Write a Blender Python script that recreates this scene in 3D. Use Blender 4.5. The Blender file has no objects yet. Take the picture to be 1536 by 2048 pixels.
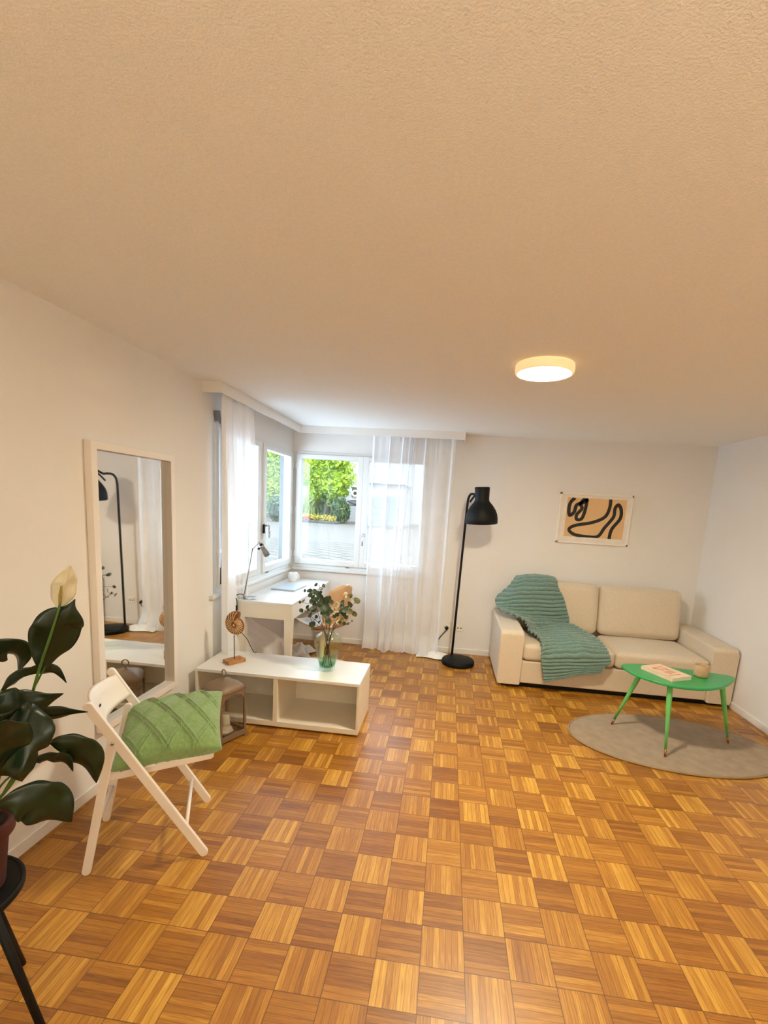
import bpy, bmesh, math, random
from mathutils import Vector, Matrix, noise
random.seed(7)
S = bpy.context.scene
COL = S.collection
PI = math.pi
# ------------------------------------------------------------------ camera model (measured from the floor grid)
F = 907.638; CX = 797.396; CY = 1149.349
RX = Vector((0.9922, 0.1096, 0.0589)).normalized()
FW = Vector((-0.0997, 0.9835, -0.1513)); FW = (FW - RX * FW.dot(RX)).normalized()
DN = FW.cross(RX).normalized()
CAM = Vector((-0.1767, -1.7283, 1.6271))
def ray(px, py): return RX * ((px - CX) / F) + DN * ((py - CY) / F) + FW
def P(px, py, x=None, y=None, z=None):
    d = ray(px, py); a, v = (0, x) if x is not None else (1, y) if y is not None else (2, z)
    return CAM + d * ((v - CAM[a]) / d[a])
cd = bpy.data.cameras.new('camera'); co = bpy.data.objects.new('camera', cd); COL.objects.link(co)
m = Matrix.Identity(4)
for i in range(3): m[i][0] = RX[i]; m[i][1] = -DN[i]; m[i][2] = -FW[i]; m[i][3] = CAM[i]
co.matrix_world = m
cd.sensor_fit = 'VERTICAL'; cd.sensor_height = 36; cd.lens = F * 36 / 2048
cd.shift_x = -(CX - 768) / 2048; cd.shift_y = (CY - 1024) / 2048; cd.clip_start = .05; cd.clip_end = 300
S.camera = co
# ------------------------------------------------------------------ materials
def lin(c): return tuple(((v / 255) / 12.92 if v / 255 <= .04045 else ((v / 255 + .055) / 1.055) ** 2.4) for v in c)
def mat(name, col, rough=.5, metal=0, bump=None, spec=.5, coat=0, mott=None, emis=None, sheen=0, transl=0):
    """bump=(scale,strength,detail)  mott=(scale,amount)"""
    M = bpy.data.materials.new(name); M.use_nodes = True; nt = M.node_tree; n = nt.nodes; L = nt.links
    b = n['Principled BSDF']; c = lin(col) if max(col) > 1 else col
    b.inputs['Base Color'].default_value = (*c, 1); b.inputs['Roughness'].default_value = rough
    b.inputs['Metallic'].default_value = metal; b.inputs['Specular IOR Level'].default_value = spec
    b.inputs['Coat Weight'].default_value = coat; b.inputs['Sheen Weight'].default_value = sheen
    tc = n.new('ShaderNodeTexCoord')
    mo = mott or (9, .06)
    nz = n.new('ShaderNodeTexNoise'); nz.inputs['Scale'].default_value = mo[0]; nz.inputs['Detail'].default_value = 4
    L.new(tc.outputs['Object'], nz.inputs['Vector'])
    hs = n.new('ShaderNodeHueSaturation'); hs.inputs['Color'].default_value = (*c, 1)
    mr = n.new('ShaderNodeMapRange'); mr.inputs['From Min'].default_value = .3; mr.inputs['From Max'].default_value = .7
    mr.inputs['To Min'].default_value = 1 - mo[1]; mr.inputs['To Max'].default_value = 1 + mo[1]
    L.new(nz.outputs['Fac'], mr.inputs['Value']); L.new(mr.outputs['Result'], hs.inputs['Value'])
    L.new(hs.outputs['Color'], b.inputs['Base Color'])
    if bump:
        bz = n.new('ShaderNodeTexNoise'); bz.inputs['Scale'].default_value = bump[0]; bz.inputs['Detail'].default_value = bump[2] if len(bump) > 2 else 3
        L.new(tc.outputs['Object'], bz.inputs['Vector'])
        bp = n.new('ShaderNodeBump'); bp.inputs['Strength'].default_value = bump[1]; bp.inputs['Distance'].default_value = .01
        L.new(bz.outputs['Fac'], bp.inputs['Height']); L.new(bp.outputs['Normal'], b.inputs['Normal'])
    if emis:
        b.inputs['Emission Color'].default_value = (*emis[0], 1); b.inputs['Emission Strength'].default_value = emis[1]
    if transl:
        tr = n.new('ShaderNodeBsdfTranslucent'); L.new(hs.outputs['Color'], tr.inputs['Color'])
        mx = n.new('ShaderNodeMixShader'); mx.inputs[0].default_value = transl
        L.new(b.outputs[0], mx.inputs[1]); L.new(tr.outputs[0], mx.inputs[2])
        L.new(mx.outputs[0], n['Material Output'].inputs['Surface'])
    return M
M = {}
LAMP = 252; SKY = 9.5; UP = 590
M['wall'] = mat('wall_plaster', (.79, .775, .76), .85, bump=(220, .12, 2), spec=.2, mott=(2, .012))
M['ceil'] = mat('ceiling_stucco', (.86, .865, .86), .9, bump=(190, .30, 5), spec=.15, mott=(90, .03))
M['trim'] = mat('white_lacquer', (.80, .79, .77), .35, mott=(3, .01))
M['wframe'] = mat('window_white', (.72, .735, .74), .3, mott=(3, .01))
M['white'] = mat('white_foil', (.74, .735, .71), .38, mott=(3, .015))
M['cream'] = mat('cream_board', (.76, .70, .60), .42, mott=(3, .02))
M['wpaint'] = mat('white_painted_wood', (.84, .79, .74), .38, bump=(60, .05), mott=(5, .02))
M['black'] = mat('black_plastic', (.006, .006, .006), .6, spec=.2)
M['lampm'] = mat('anthracite_metal', (.005, .006, .007), .55, spec=.2, bump=(400, .03), mott=(5, .05))
M['sofa'] = mat('beige_weave', (.68, .585, .46), .9, bump=(500, .35, 2), spec=.15, mott=(160, .10), sheen=.2)
M['greenp'] = mat('green_lacquer', lin((40, 150, 84)), .3, bump=(40, .03), mott=(6, .04))
M['greenl'] = mat('green_leg_lacquer', lin((100, 180, 95)), .28, mott=(20, .04))
M['brass'] = mat('brass', lin((170, 110, 60)), .35, metal=.8)
M['steel'] = mat('brushed_steel', (.34, .31, .28), .3, metal=1, bump=(300, .04))
M['chrome'] = mat('satin_chrome', (.6, .6, .62), .2, metal=1)
M['rug'] = mat('rug_pile', lin((156, 130, 100)), .95, bump=(260, .9, 4), spec=.1, mott=(14, .16), sheen=.4)
M['rugedge'] = mat('rug_edge', lin((150, 128, 98)), .9, bump=(300, .3))
M['throw'] = mat('teal_plush', lin((112, 142, 134)), .9, bump=(260, .6, 4), spec=.1, mott=(60, .14), sheen=.5)
M['pillow'] = mat('sage_plush', lin((130, 160, 100)), .92, bump=(300, .6, 4), spec=.1, mott=(60, .12), sheen=.5)
M['wood'] = mat('rustic_wood', lin((165, 115, 65)), .55, bump=(50, .2), mott=(30, .22))
M['shellw'] = mat('carved_wood_light', lin((225, 190, 140)), .6, bump=(120, .15), mott=(30, .1))
M['shelld'] = mat('carved_wood_dark', lin((120, 72, 34)), .65, bump=(120, .25), mott=(40, .25))
M['rust'] = mat('rusty_rod', lin((95, 62, 38)), .6, metal=.4)
M['lantern'] = mat('taupe_metal', lin((128, 106, 84)), .5, metal=.25, bump=(200, .1), mott=(12, .08))
M['stone'] = mat('pale_stone', lin((205, 190, 165)), .8, bump=(60, .5), mott=(20, .12))
M['candle'] = mat('candle_wax', lin((235, 225, 205)), .5, transl=.2)
M['leaf'] = mat('lily_leaf', lin((17, 36, 15)), .36, bump=(25, .15), mott=(8, .25), transl=.12)
M['lstem'] = mat('lily_stem', lin((70, 105, 38)), .4, transl=.1)
M['spathe'] = mat('spathe', lin((238, 234, 214)), .55, bump=(30, .2), transl=.45)
M['spadix'] = mat('spadix', lin((150, 130, 60)), .8, bump=(300, .6))
M['terra'] = mat('terracotta', lin((74, 24, 10)), .8, bump=(90, .15), mott=(10, .1))
M['soil'] = mat('soil', (.02, .013, .008), .95, bump=(80, 1))
M['euca'] = mat('eucalyptus_leaf', lin((62, 80, 58)), .5, mott=(30, .25), transl=.15)
M['eucb'] = mat('eucalyptus_leaf_olive', lin((96, 92, 44)), .5, mott=(30, .2), transl=.2)
M['twig'] = mat('dark_twig', lin((52, 34, 26)), .7)
M['blossom'] = mat('white_blossom', lin((240, 232, 205)), .7, transl=.3)
M['silver'] = mat('silver_lid', (.50, .56, .62), .35, metal=.3)
M['ceram'] = mat('white_ceramic', (.85, .85, .84), .15)
M['cupm'] = mat('beige_stoneware', lin((182, 152, 116)), .7, bump=(120, .1), mott=(30, .08))
M['page'] = mat('book_pages', lin((240, 232, 220)), .8)
M['cover'] = mat('book_cover', lin((226, 196, 170)), .35)
M['coverp'] = mat('cover_print_brown', lin((150, 104, 78)), .4)
M['coverq'] = mat('cover_print_rose', lin((208, 158, 130)), .4)
M['matb'] = mat('mat_board', (.80, .76, .70), .8)
M['print'] = mat('print_sand', lin((222, 184, 136)), .6, mott=(6, .05))
M['ink'] = mat('print_ink', lin((26, 24, 26)), .6)
M['tan'] = mat('shell_warm_lit', lin((198, 166, 132)), .5, mott=(6, .03))
M['pad'] = mat('white_pad', (.8, .8, .79), .6, bump=(200, .1))
M['socket'] = mat('socket_plastic', (.80, .77, .72), .3)
M['grey'] = mat('grey_metal', (.25, .25, .25), .4, metal=.6)
M['glow'] = mat('lamp_diffuser', (.9, .9, .9), .5, emis=((1, .90, .66), LAMP))
M['rimglow'] = mat('lamp_rim_acrylic', (.8, .78, .7), .4, emis=((1, .56, .20), .55))
M['mirror'] = mat('mirror_glass', (.92, .93, .92), .02, metal=1, mott=(1, 0))
# outdoors
M['asph'] = mat('pale_asphalt', (.060, .050, .041), .9, bump=(3, .3), mott=(.8, .05))
M['tree'] = mat('tree_leaf', lin((140, 165, 44)), .6, mott=(1.5, .3), transl=.35)
M['bush'] = mat('bush_leaf', lin((66, 88, 52)), .6, mott=(2, .3), transl=.3)
M['grasses'] = mat('tall_grass', lin((118, 130, 70)), .7, mott=(2, .25), transl=.3)
M['flowers'] = mat('yellow_flowers', lin((150, 136, 50)), .7, mott=(4, .3), transl=.3)
M['red'] = mat('red_flowers', lin((150, 76, 54)), .7, mott=(4, .2))
M['bark'] = mat('bark', lin((96, 84, 72)), .9, bump=(8, .6))
M['render'] = mat('house_render', (.24, .25, .27), .9, bump=(6, .1), mott=(.6, .02))
M['render2'] = mat('pale_green_render', (.10, .115, .10), .9, mott=(.6, .03))
M['houseg'] = mat('garage_door', (.10, .135, .165), .6, mott=(.8, .04))
M['kerb'] = mat('kerb_stone', (.04, .04, .04), .9, mott=(3, .15))
M['reveal'] = mat('reveal_liner_dimmed', (.17, .185, .19), .8)  # darker than the walls to keep daylit reveals from blowing out
M['dark'] = mat('dark_pane', (.05, .055, .05), .2)

def glass_mat(name, col, fres=.08, rough=.0):
    G = bpy.data.materials.new(name); G.use_nodes = True; nt = G.node_tree; n = nt.nodes; L = nt.links; n.clear()
    o = n.new('ShaderNodeOutputMaterial'); t = n.new('ShaderNodeBsdfTransparent'); g = n.new('ShaderNodeBsdfGlossy')
    g.inputs['Roughness'].default_value = rough; t.inputs['Color'].default_value = (*col, 1)
    lw = n.new('ShaderNodeLayerWeight'); lw.inputs['Blend'].default_value = .5
    f5 = n.new('ShaderNodeMath'); f5.operation = 'POWER'; L.new(lw.outputs['Facing'], f5.inputs[0]); f5.inputs[1].default_value = 4.5
    f6 = n.new('ShaderNodeMath'); f6.operation = 'MULTIPLY_ADD'; L.new(f5.outputs[0], f6.inputs[0]); f6.inputs[1].default_value = .85; f6.inputs[2].default_value = .045
    mx = n.new('ShaderNodeMixShader'); L.new(f6.outputs[0], mx.inputs[0]); L.new(t.outputs[0], mx.inputs[1]); L.new(g.outputs[0], mx.inputs[2])
    L.new(mx.outputs[0], o.inputs[0]); return G
M['pane'] = glass_mat('window_glass', (.97, .985, .98))
M['lglass'] = glass_mat('lantern_glass', (.93, .93, .92))
def vase_mat():
    G = glass_mat('green_vase_glass', (.72, .86, .66)); n = G.node_tree.nodes; L = G.node_tree.links
    t = [k for k in n if k.type == 'BSDF_TRANSPARENT'][0]
    tc = n.new('ShaderNodeTexCoord'); sx = n.new('ShaderNodeSeparateXYZ'); L.new(tc.outputs['Object'], sx.inputs[0])
    cr = n.new('ShaderNodeValToRGB'); mr = n.new('ShaderNodeMapRange'); mr.inputs['From Max'].default_value = .30
    L.new(sx.outputs['Z'], mr.inputs['Value']); L.new(mr.outputs['Result'], cr.inputs['Fac'])
    e = cr.color_ramp.elements; e[0].position = .075; e[0].color = (.06, .22, .15, 1); k = e.new(.055); k.color = (.92, .96, .93, 1); e[1].position = 1; e[1].color = (.97, .99, .96, 1)
    k = e.new(.14); k.color = (.36, .62, .44, 1); k = e.new(.28); k.color = (.86, .95, .83, 1); k = e.new(.55); k.color = (.95, .965, .86, 1)
    L.new(cr.outputs['Color'], t.inputs['Color']); return G
M['vase'] = vase_mat()
def sheer_mat(nm='sheer_voile', opac=.50, tl=.16):
    G = bpy.data.materials.new(nm); G.use_nodes = True; nt = G.node_tree; n = nt.nodes; L = nt.links; n.clear()
    o = n.new('ShaderNodeOutputMaterial'); t = n.new('ShaderNodeBsdfTransparent'); d = n.new('ShaderNodeBsdfDiffuse'); r = n.new('ShaderNodeBsdfTranslucent')
    tc = n.new('ShaderNodeTexCoord'); nz = n.new('ShaderNodeTexNoise'); nz.inputs['Scale'].default_value = 5
    L.new(tc.outputs['Object'], nz.inputs['Vector'])
    for s in (d, r): s.inputs['Color'].default_value = (.93, .95, .99, 1)
    m1 = n.new('ShaderNodeMixShader'); m1.inputs[0].default_value = tl; L.new(d.outputs[0], m1.inputs[1]); L.new(r.outputs[0], m1.inputs[2])
    lw = n.new('ShaderNodeLayerWeight'); lw.inputs['Blend'].default_value = .35
    mr = n.new('ShaderNodeMapRange'); mr.inputs['To Min'].default_value = opac; mr.inputs['To Max'].default_value = .97; L.new(lw.outputs['Facing'], mr.inputs['Value'])
    ad = n.new('ShaderNodeMath'); ad.operation = 'MULTIPLY_ADD'; ad.inputs[1].default_value = .10; L.new(nz.outputs['Fac'], ad.inputs[0]); L.new(mr.outputs['Result'], ad.inputs[2])
    m2 = n.new('ShaderNodeMixShader'); L.new(ad.outputs[0], m2.inputs[0]); L.new(t.outputs[0], m2.inputs[1]); L.new(m1.outputs[0], m2.inputs[2])
    L.new(m2.outputs[0], o.inputs[0]); return G
M['sheer'] = sheer_mat(); M['sheer2'] = sheer_mat('gathered_voile', .80, .10)
def M_(nt, op, a, b=None, c=None):
    k = nt.nodes.new('ShaderNodeMath'); k.operation = op
    for i, v in enumerate((a, b, c)):
        if v is None: continue
        if isinstance(v, (int, float)): k.inputs[i].default_value = v
        else: nt.links.new(v, k.inputs[i])
    return k.outputs[0]
def parquet():
    G = bpy.data.materials.new('oak_mosaic_parquet'); G.use_nodes = True; nt = G.node_tree; n = nt.nodes; L = nt.links
    b = n['Principled BSDF']; tc = n.new('ShaderNodeTexCoord'); sx = n.new('ShaderNodeSeparateXYZ'); L.new(tc.outputs['Object'], sx.inputs[0])
    X = M_(nt, 'DIVIDE', sx.outputs['X'], .16); Y = M_(nt, 'DIVIDE', sx.outputs['Y'], .16)
    ix = M_(nt, 'FLOOR', X); iy = M_(nt, 'FLOOR', Y); fx = M_(nt, 'SUBTRACT', X, ix); fy = M_(nt, 'SUBTRACT', Y, iy)
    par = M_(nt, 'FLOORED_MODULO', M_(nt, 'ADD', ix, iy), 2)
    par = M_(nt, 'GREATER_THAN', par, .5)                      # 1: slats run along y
    def mix(a, c):                                             # par ? a : c
        return M_(nt, 'ADD', M_(nt, 'MULTIPLY', par, a), M_(nt, 'MULTIPLY', M_(nt, 'SUBTRACT', 1, par), c))
    ac = mix(fx, fy); al = mix(Y, X)                           # across slats, along slats
    s7 = M_(nt, 'MULTIPLY', ac, 7); si = M_(nt, 'FLOOR', s7); sf = M_(nt, 'SUBTRACT', s7, si)
    cv = n.new('ShaderNodeCombineXYZ'); L.new(ix, cv.inputs[0]); L.new(iy, cv.inputs[1]); L.new(si, cv.inputs[2])
    wn = n.new('ShaderNodeTexWhiteNoise'); wn.noise_dimensions = '3D'; L.new(cv.outputs[0], wn.inputs['Vector'])
    cv2 = n.new('ShaderNodeCombineXYZ'); L.new(ix, cv2.inputs[0]); L.new(iy, cv2.inputs[1]); cv2.inputs[2].default_value = 33
    wt = n.new('ShaderNodeTexWhiteNoise'); L.new(cv2.outputs[0], wt.inputs['Vector'])
    gv = n.new('ShaderNodeCombineXYZ'); L.new(M_(nt, 'MULTIPLY', al, 1.6), gv.inputs[0])
    L.new(M_(nt, 'ADD', M_(nt, 'MULTIPLY', ac, 34), M_(nt, 'MULTIPLY', wn.outputs['Value'], 50)), gv.inputs[1]); L.new(M_(nt, 'MULTIPLY', wt.outputs['Value'], 40), gv.inputs[2])
    gn = n.new('ShaderNodeTexNoise'); gn.inputs['Scale'].default_value = 1; gn.inputs['Detail'].default_value = 5; gn.inputs['Distortion'].default_value = .8; L.new(gv.outputs[0], gn.inputs['Vector'])
    v = M_(nt, 'ADD', M_(nt, 'MULTIPLY', wn.outputs['Value'], .30), M_(nt, 'MULTIPLY', wt.outputs['Value'], .18))
    v = M_(nt, 'ADD', v, M_(nt, 'MULTIPLY_ADD', gn.outputs['Fac'], .75, -.15)); v = M_(nt, 'ADD', v, M_(nt, 'MULTIPLY_ADD', par, .18, .02))  # par lightens slats along y: wood sheen painted into the colour
    cr = n.new('ShaderNodeValToRGB'); L.new(v, cr.inputs['Fac']); e = cr.color_ramp.elements
    e[0].position = .08; e[0].color = (*lin((106, 60, 12)), 1); e[1].position = .98; e[1].color = (*lin((216, 166, 68)), 1)
    k = e.new(.35); k.color = (*lin((140, 86, 20)), 1); k = e.new(.62); k.color = (*lin((170, 114, 32)), 1)
    def edge(f, w):                                            # 1 near 0/1
        return M_(nt, 'LESS_THAN', M_(nt, 'MINIMUM', f, M_(nt, 'SUBTRACT', 1, f)), w)
    g1 = edge(sf, .055); g2 = M_(nt, 'MAXIMUM', edge(fx, .009), edge(fy, .009))
    gap = M_(nt, 'MAXIMUM', M_(nt, 'MULTIPLY', g1, .55), g2)
    mx = n.new('ShaderNodeMix'); mx.data_type = 'RGBA'; L.new(M_(nt, 'MULTIPLY', gap, .82), mx.inputs[0]); L.new(cr.outputs['Color'], mx.inputs[6]); mx.inputs[7].default_value = (*lin((84, 44, 14)), 1)
    L.new(mx.outputs[2], b.inputs['Base Color'])
    rr = M_(nt, 'ADD', M_(nt, 'MULTIPLY', gn.outputs['Fac'], .12), .36); L.new(rr, b.inputs['Roughness'])
    b.inputs['Specular IOR Level'].default_value = .6; b.inputs['Coat Weight'].default_value = .22; b.inputs['Coat Roughness'].default_value = .2; b.inputs['Coat IOR'].default_value = 1.55
    bp = n.new('ShaderNodeBump'); bp.inputs['Strength'].default_value = .25; bp.inputs['Distance'].default_value = .002
    hh = M_(nt, 'SUBTRACT', M_(nt, 'MULTIPLY', wn.outputs['Value'], .4), gap); L.new(hh, bp.inputs['Height']); L.new(bp.outputs['Normal'], b.inputs['Normal'])
    return G
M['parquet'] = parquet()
def pavers():
    G = mat('clay_pavers', (.09, .075, .06), .85); nt = G.node_tree; n = nt.nodes; L = nt.links; b = n['Principled BSDF']
    tc = n.new('ShaderNodeTexCoord'); br = n.new('ShaderNodeTexBrick'); mp = n.new('ShaderNodeMapping'); mp.inputs['Rotation'].default_value = (0, 0, .6); L.new(tc.outputs['Object'], mp.inputs[0]); L.new(mp.outputs[0], br.inputs['Vector'])
    br.inputs['Scale'].default_value = 1; br.inputs['Brick Width'].default_value = 1.3; br.inputs['Row Height'].default_value = .5; br.inputs['Mortar Size'].default_value = .05
    br.inputs['Color1'].default_value = (.062, .050, .038, 1); br.inputs['Color2'].default_value = (.053, .042, .030, 1); br.inputs['Mortar'].default_value = (.012, .009, .006, 1)
    L.new(br.outputs['Color'], b.inputs['Base Color']); return G
M['pavers'] = pavers()

# ------------------------------------------------------------------ mesh helpers
class MB:
    def __init__(s): s.v = []; s.f = []; s.sm = []; s.wn = False
    def add(s, vs, fs, smooth=True):
        o = len(s.v); s.v += [tuple(v) for v in vs]; s.f += [tuple(i + o for i in f) for f in fs]; s.sm += [smooth] * len(fs); return s
    def box(s, c, d, rot=None, bev=0, seg=2):
        bm = bmesh.new(); bmesh.ops.create_cube(bm, size=1)
        for v in bm.verts: v.co = Vector((v.co.x * d[0], v.co.y * d[1], v.co.z * d[2]))
        if bev: s.wn = True; bmesh.ops.bevel(bm, geom=list(bm.edges), offset=bev, segments=seg, profile=.5, affect='EDGES')
        R = rot if rot is not None else Matrix.Identity(3)
        bm.verts.index_update(); vs = [R @ v.co + Vector(c) for v in bm.verts]; fs = [[v.index for v in f.verts] for f in bm.faces]; bm.free()
        return s.add(vs, fs, bool(bev))
    def bb(s, x0, x1, y0, y1, z0, z1, bev=0, seg=2):
        return s.box(((x0 + x1) / 2, (y0 + y1) / 2, (z0 + z1) / 2), (abs(x1 - x0), abs(y1 - y0), abs(z1 - z0)), None, bev, seg)
    def tube(s, pts, r, seg=10, cap=True, sub=0):
        pts = [Vector(p) for p in pts]; n = len(pts); rs = r if isinstance(r, (list, tuple)) else [r] * n
        if sub:
            q = []; qr = []
            for i in range(n - 1):
                p0 = pts[max(i - 1, 0)]; p1 = pts[i]; p2 = pts[i + 1]; p3 = pts[min(i + 2, n - 1)]
                for k in range(sub):
                    t = k / sub; q.append(cat(p0, p1, p2, p3, t)); qr.append(rs[i] * (1 - t) + rs[i + 1] * t)
            q.append(pts[-1]); qr.append(rs[-1]); pts, rs, n = q, qr, len(q)
        up = None; vs = []; fs = []
        for i in range(n):
            t = (pts[min(i + 1, n - 1)] - pts[max(i - 1, 0)]).normalized()
            if up is None:
                a = Vector((0, 0, 1)) if abs(t.z) < .9 else Vector((1, 0, 0)); up = (a - t * a.dot(t)).normalized()
            else: up = (up - t * up.dot(t)).normalized()
            w = t.cross(up)
            for k in range(seg):
                a = 2 * PI * k / seg; vs.append(pts[i] + (up * math.cos(a) + w * math.sin(a)) * rs[i])
        for i in range(n - 1):
            for k in range(seg):
                fs.append((i * seg + k, i * seg + (k + 1) % seg, (i + 1) * seg + (k + 1) % seg, (i + 1) * seg + k))
        if cap: fs.append(tuple(range(seg))[::-1]); fs.append(tuple((n - 1) * seg + k for k in range(seg)))
        return s.add(vs, fs)
    def lathe(s, prof, c=(0, 0, 0), seg=40, rot=None, closed=False):
        R = rot if rot is not None else Matrix.Identity(3); c = Vector(c); vs = []; fs = []; n = len(prof)
        for r, z in prof:
            for k in range(seg):
                a = 2 * PI * k / seg; vs.append(R @ Vector((r * math.cos(a), r * math.sin(a), z)) + c)
        for i in range(n if closed else n - 1):
            j = (i + 1) % n
            for k in range(seg): fs.append((i * seg + k, i * seg + (k + 1) % seg, j * seg + (k + 1) % seg, j * seg + k))
        return s.add(vs, fs)
    def prism(s, out, z0, z1, bev=0, T=None, smooth=False):
        bm = bmesh.new(); lo = [bm.verts.new((x, y, z0)) for x, y in out]; hi = [bm.verts.new((x, y, z1)) for x, y in out]; n = len(out)
        bm.faces.new(lo[::-1]); bm.faces.new(hi)
        for i in range(n): bm.faces.new((lo[i], lo[(i + 1) % n], hi[(i + 1) % n], hi[i]))
        bmesh.ops.recalc_face_normals(bm, faces=list(bm.faces))
        if bev and smooth: s.wn = True
        if bev: bmesh.ops.bevel(bm, geom=[e for e in bm.edges if abs(e.verts[0].co.z - e.verts[1].co.z) < 1e-6], offset=bev, segments=2, profile=.5, affect='EDGES')
        bm.verts.index_update(); vs = [(T @ v.co if T else v.co.copy()) for v in bm.verts]; fs = [[v.index for v in f.verts] for f in bm.faces]; bm.free()
        return s.add(vs, fs, smooth)
    def grid(s, fn, nu, nv):
        vs = [fn(i / nu, j / nv) for j in range(nv + 1) for i in range(nu + 1)]
        fs = [(j * (nu + 1) + i, j * (nu + 1) + i + 1, (j + 1) * (nu + 1) + i + 1, (j + 1) * (nu + 1) + i) for j in range(nv) for i in range(nu)]
        return s.add(vs, fs)
    def puff(s, c, d, r, bulge=(0, 0, 0), n=14, rot=None):
        """soft cushion: rounded box with bulging faces"""
        bm = bmesh.new(); bmesh.ops.create_cube(bm, size=2); bmesh.ops.subdivide_edges(bm, edges=list(bm.edges), cuts=n, use_grid_fill=True)
        h = Vector(d) / 2; R = rot if rot is not None else Matrix.Identity(3)
        for v in bm.verts:
            u = v.co.copy(); q = Vector((u.x * h.x, u.y * h.y, u.z * h.z))
            inn = Vector([max(-(h[i] - r), min(h[i] - r, q[i])) for i in range(3)])
            dl = q - inn
            if dl.length > 1e-9: q = inn + dl.normalized() * min(r, max(abs(dl.x), abs(dl.y), abs(dl.z)))
            w = [math.cos(u[i] * PI / 2) if abs(u[i]) < 1 else 0 for i in range(3)]
            for i in range(3):
                j, k = (i + 1) % 3, (i + 2) % 3
                if abs(u[i]) > .999: q[i] += math.copysign(bulge[i], u[i]) * (w[j] ** .6) * (w[k] ** .6)
            v.co = R @ q + Vector(c)
        bm.verts.index_update(); vs = [v.co.copy() for v in bm.verts]; fs = [[v.index for v in f.verts] for f in bm.faces]; bm.free()
        return s.add(vs, fs)
    def build(s, name, m, parent=None, solid=0, org=None):
        me = bpy.data.meshes.new(name); o = bpy.data.objects.new(name, me); COL.objects.link(o)
        if org is None:
            org = (0, 0, 0)
            if parent is None and name not in ('floor', 'brick_paving', 'asphalt_road'):
                a_ = [min(v[i] for v in s.v) for i in range(3)]; b_ = [max(v[i] for v in s.v) for i in range(3)]
                org = ((a_[0] + b_[0]) / 2, (a_[1] + b_[1]) / 2, a_[2])
        org = Vector(org); pl = Vector((0, 0, 0)); q_ = parent
        while q_ is not None: pl += q_.location; q_ = q_.parent
        base = org if parent is None else pl
        me.from_pydata([tuple(Vector(v) - base) for v in s.v], [], s.f); me.update()
        me.polygons.foreach_set('use_smooth', s.sm)
        bm = bmesh.new(); bm.from_mesh(me); bmesh.ops.recalc_face_normals(bm, faces=list(bm.faces)); bm.to_mesh(me); bm.free()
        for mm in (m if isinstance(m, list) else [m]): me.materials.append(mm)
        if parent is None: o.location = base
        else: o.parent = parent
        if solid:
            md = o.modifiers.new('solid', 'SOLIDIFY'); md.thickness = solid; md.offset = 0
        if s.wn: md = o.modifiers.new('normals', 'WEIGHTED_NORMAL'); md.keep_sharp = True
        return o
def cat(p0, p1, p2, p3, t):
    return .5 * ((2 * p1) + (p2 - p0) * t + (2 * p0 - 5 * p1 + 4 * p2 - p3) * t * t + (3 * p1 - p0 - 3 * p2 + p3) * t ** 3)
def spline(pts, n):
    out = []; m_ = len(pts)
    for i in range(m_ - 1):
        for k in range(n): out.append(cat(pts[max(i - 1, 0)], pts[i], pts[i + 1], pts[min(i + 2, m_ - 1)], k / n))
    out.append(pts[-1]); return out
def thing(name, label, catg, loc, group=None):
    o = bpy.data.objects.new(name, None); COL.objects.link(o); o.location = loc; o.empty_display_size = .05
    return tag(o, label, catg, group)
def tag(o, label, catg, group=None, kind=None):
    o['label'] = label; o['category'] = catg
    if group: o['group'] = group
    if kind: o['kind'] = kind
    return o
def st(o, label=None): 
    o['kind'] = 'structure'
    if label: o['label'] = label; o['category'] = 'room'
    return o
def rotz(a): return Matrix.Rotation(a, 3, 'Z')
def child_tf(o): return o

# ------------------------------------------------------------------ room shell
XL, XR, YF, YB, H = -1.95, 2.47, 3.30, -4.2, 2.40
W1 = dict(y0=1.56, y1=3.26, z0=.86, z1=2.15)     # left wall opening
W2 = dict(x0=-1.90, x1=-.40, z0=.86, z1=2.15)    # far wall opening
T = .28
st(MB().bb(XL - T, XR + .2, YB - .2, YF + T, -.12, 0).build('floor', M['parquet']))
st(MB().bb(XL - T, XR + .2, YB - .2, YF + T, H, H + .2).build('ceiling', M['ceil']))
w = MB(); w.bb(XL - T, XL, YB, W1['y0'], 0, H); w.bb(XL - T, XL, W1['y0'], YF, 0, W1['z0']); w.bb(XL - T, XL, W1['y0'], YF, W1['z1'], H)
w.bb(XL - .12, XL, W1['y1'], YF, W1['z0'], W1['z1']); st(w.build('wall_left', M['wall']))
w = MB(); w.bb(XL - T, W2['x0'], YF, YF + T, 0, W2['z0']); w.bb(XL - T, XR + .2, YF, YF + T, W2['z1'], H); w.bb(W2['x0'], XR + .2, YF, YF + T, 0, W2['z0'])
w.bb(XL - .12, W2['x0'], YF, YF + .12, W2['z0'], W2['z1']); w.bb(W2['x1'], XR + .2, YF, YF + T, W2['z0'], W2['z1']); st(w.build('wall_back', M['wall']))
st(MB().bb(XR, XR + .2, YB, YF, 0, H).build('wall_right', M['wall']))
st(MB().bb(XL - T, XR + .2, YB - .2, YB, 0, H).build('wall_front', M['wall']))
def base(x0, x1, y0, y1, n): st(MB().bb(x0, x1, y0, y1, 0, .062, .004).build(n, M['trim']))
base(XL, XL + .012, YB, YF, 'baseboard_left'); base(XL + .012, XR - .012, YF - .012, YF, 'baseboard_back')
base(XR - .012, XR, YB, YF, 'baseboard_right'); base(XL + .012, XR - .012, YB, YB + .012, 'baseboard_front')
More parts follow.
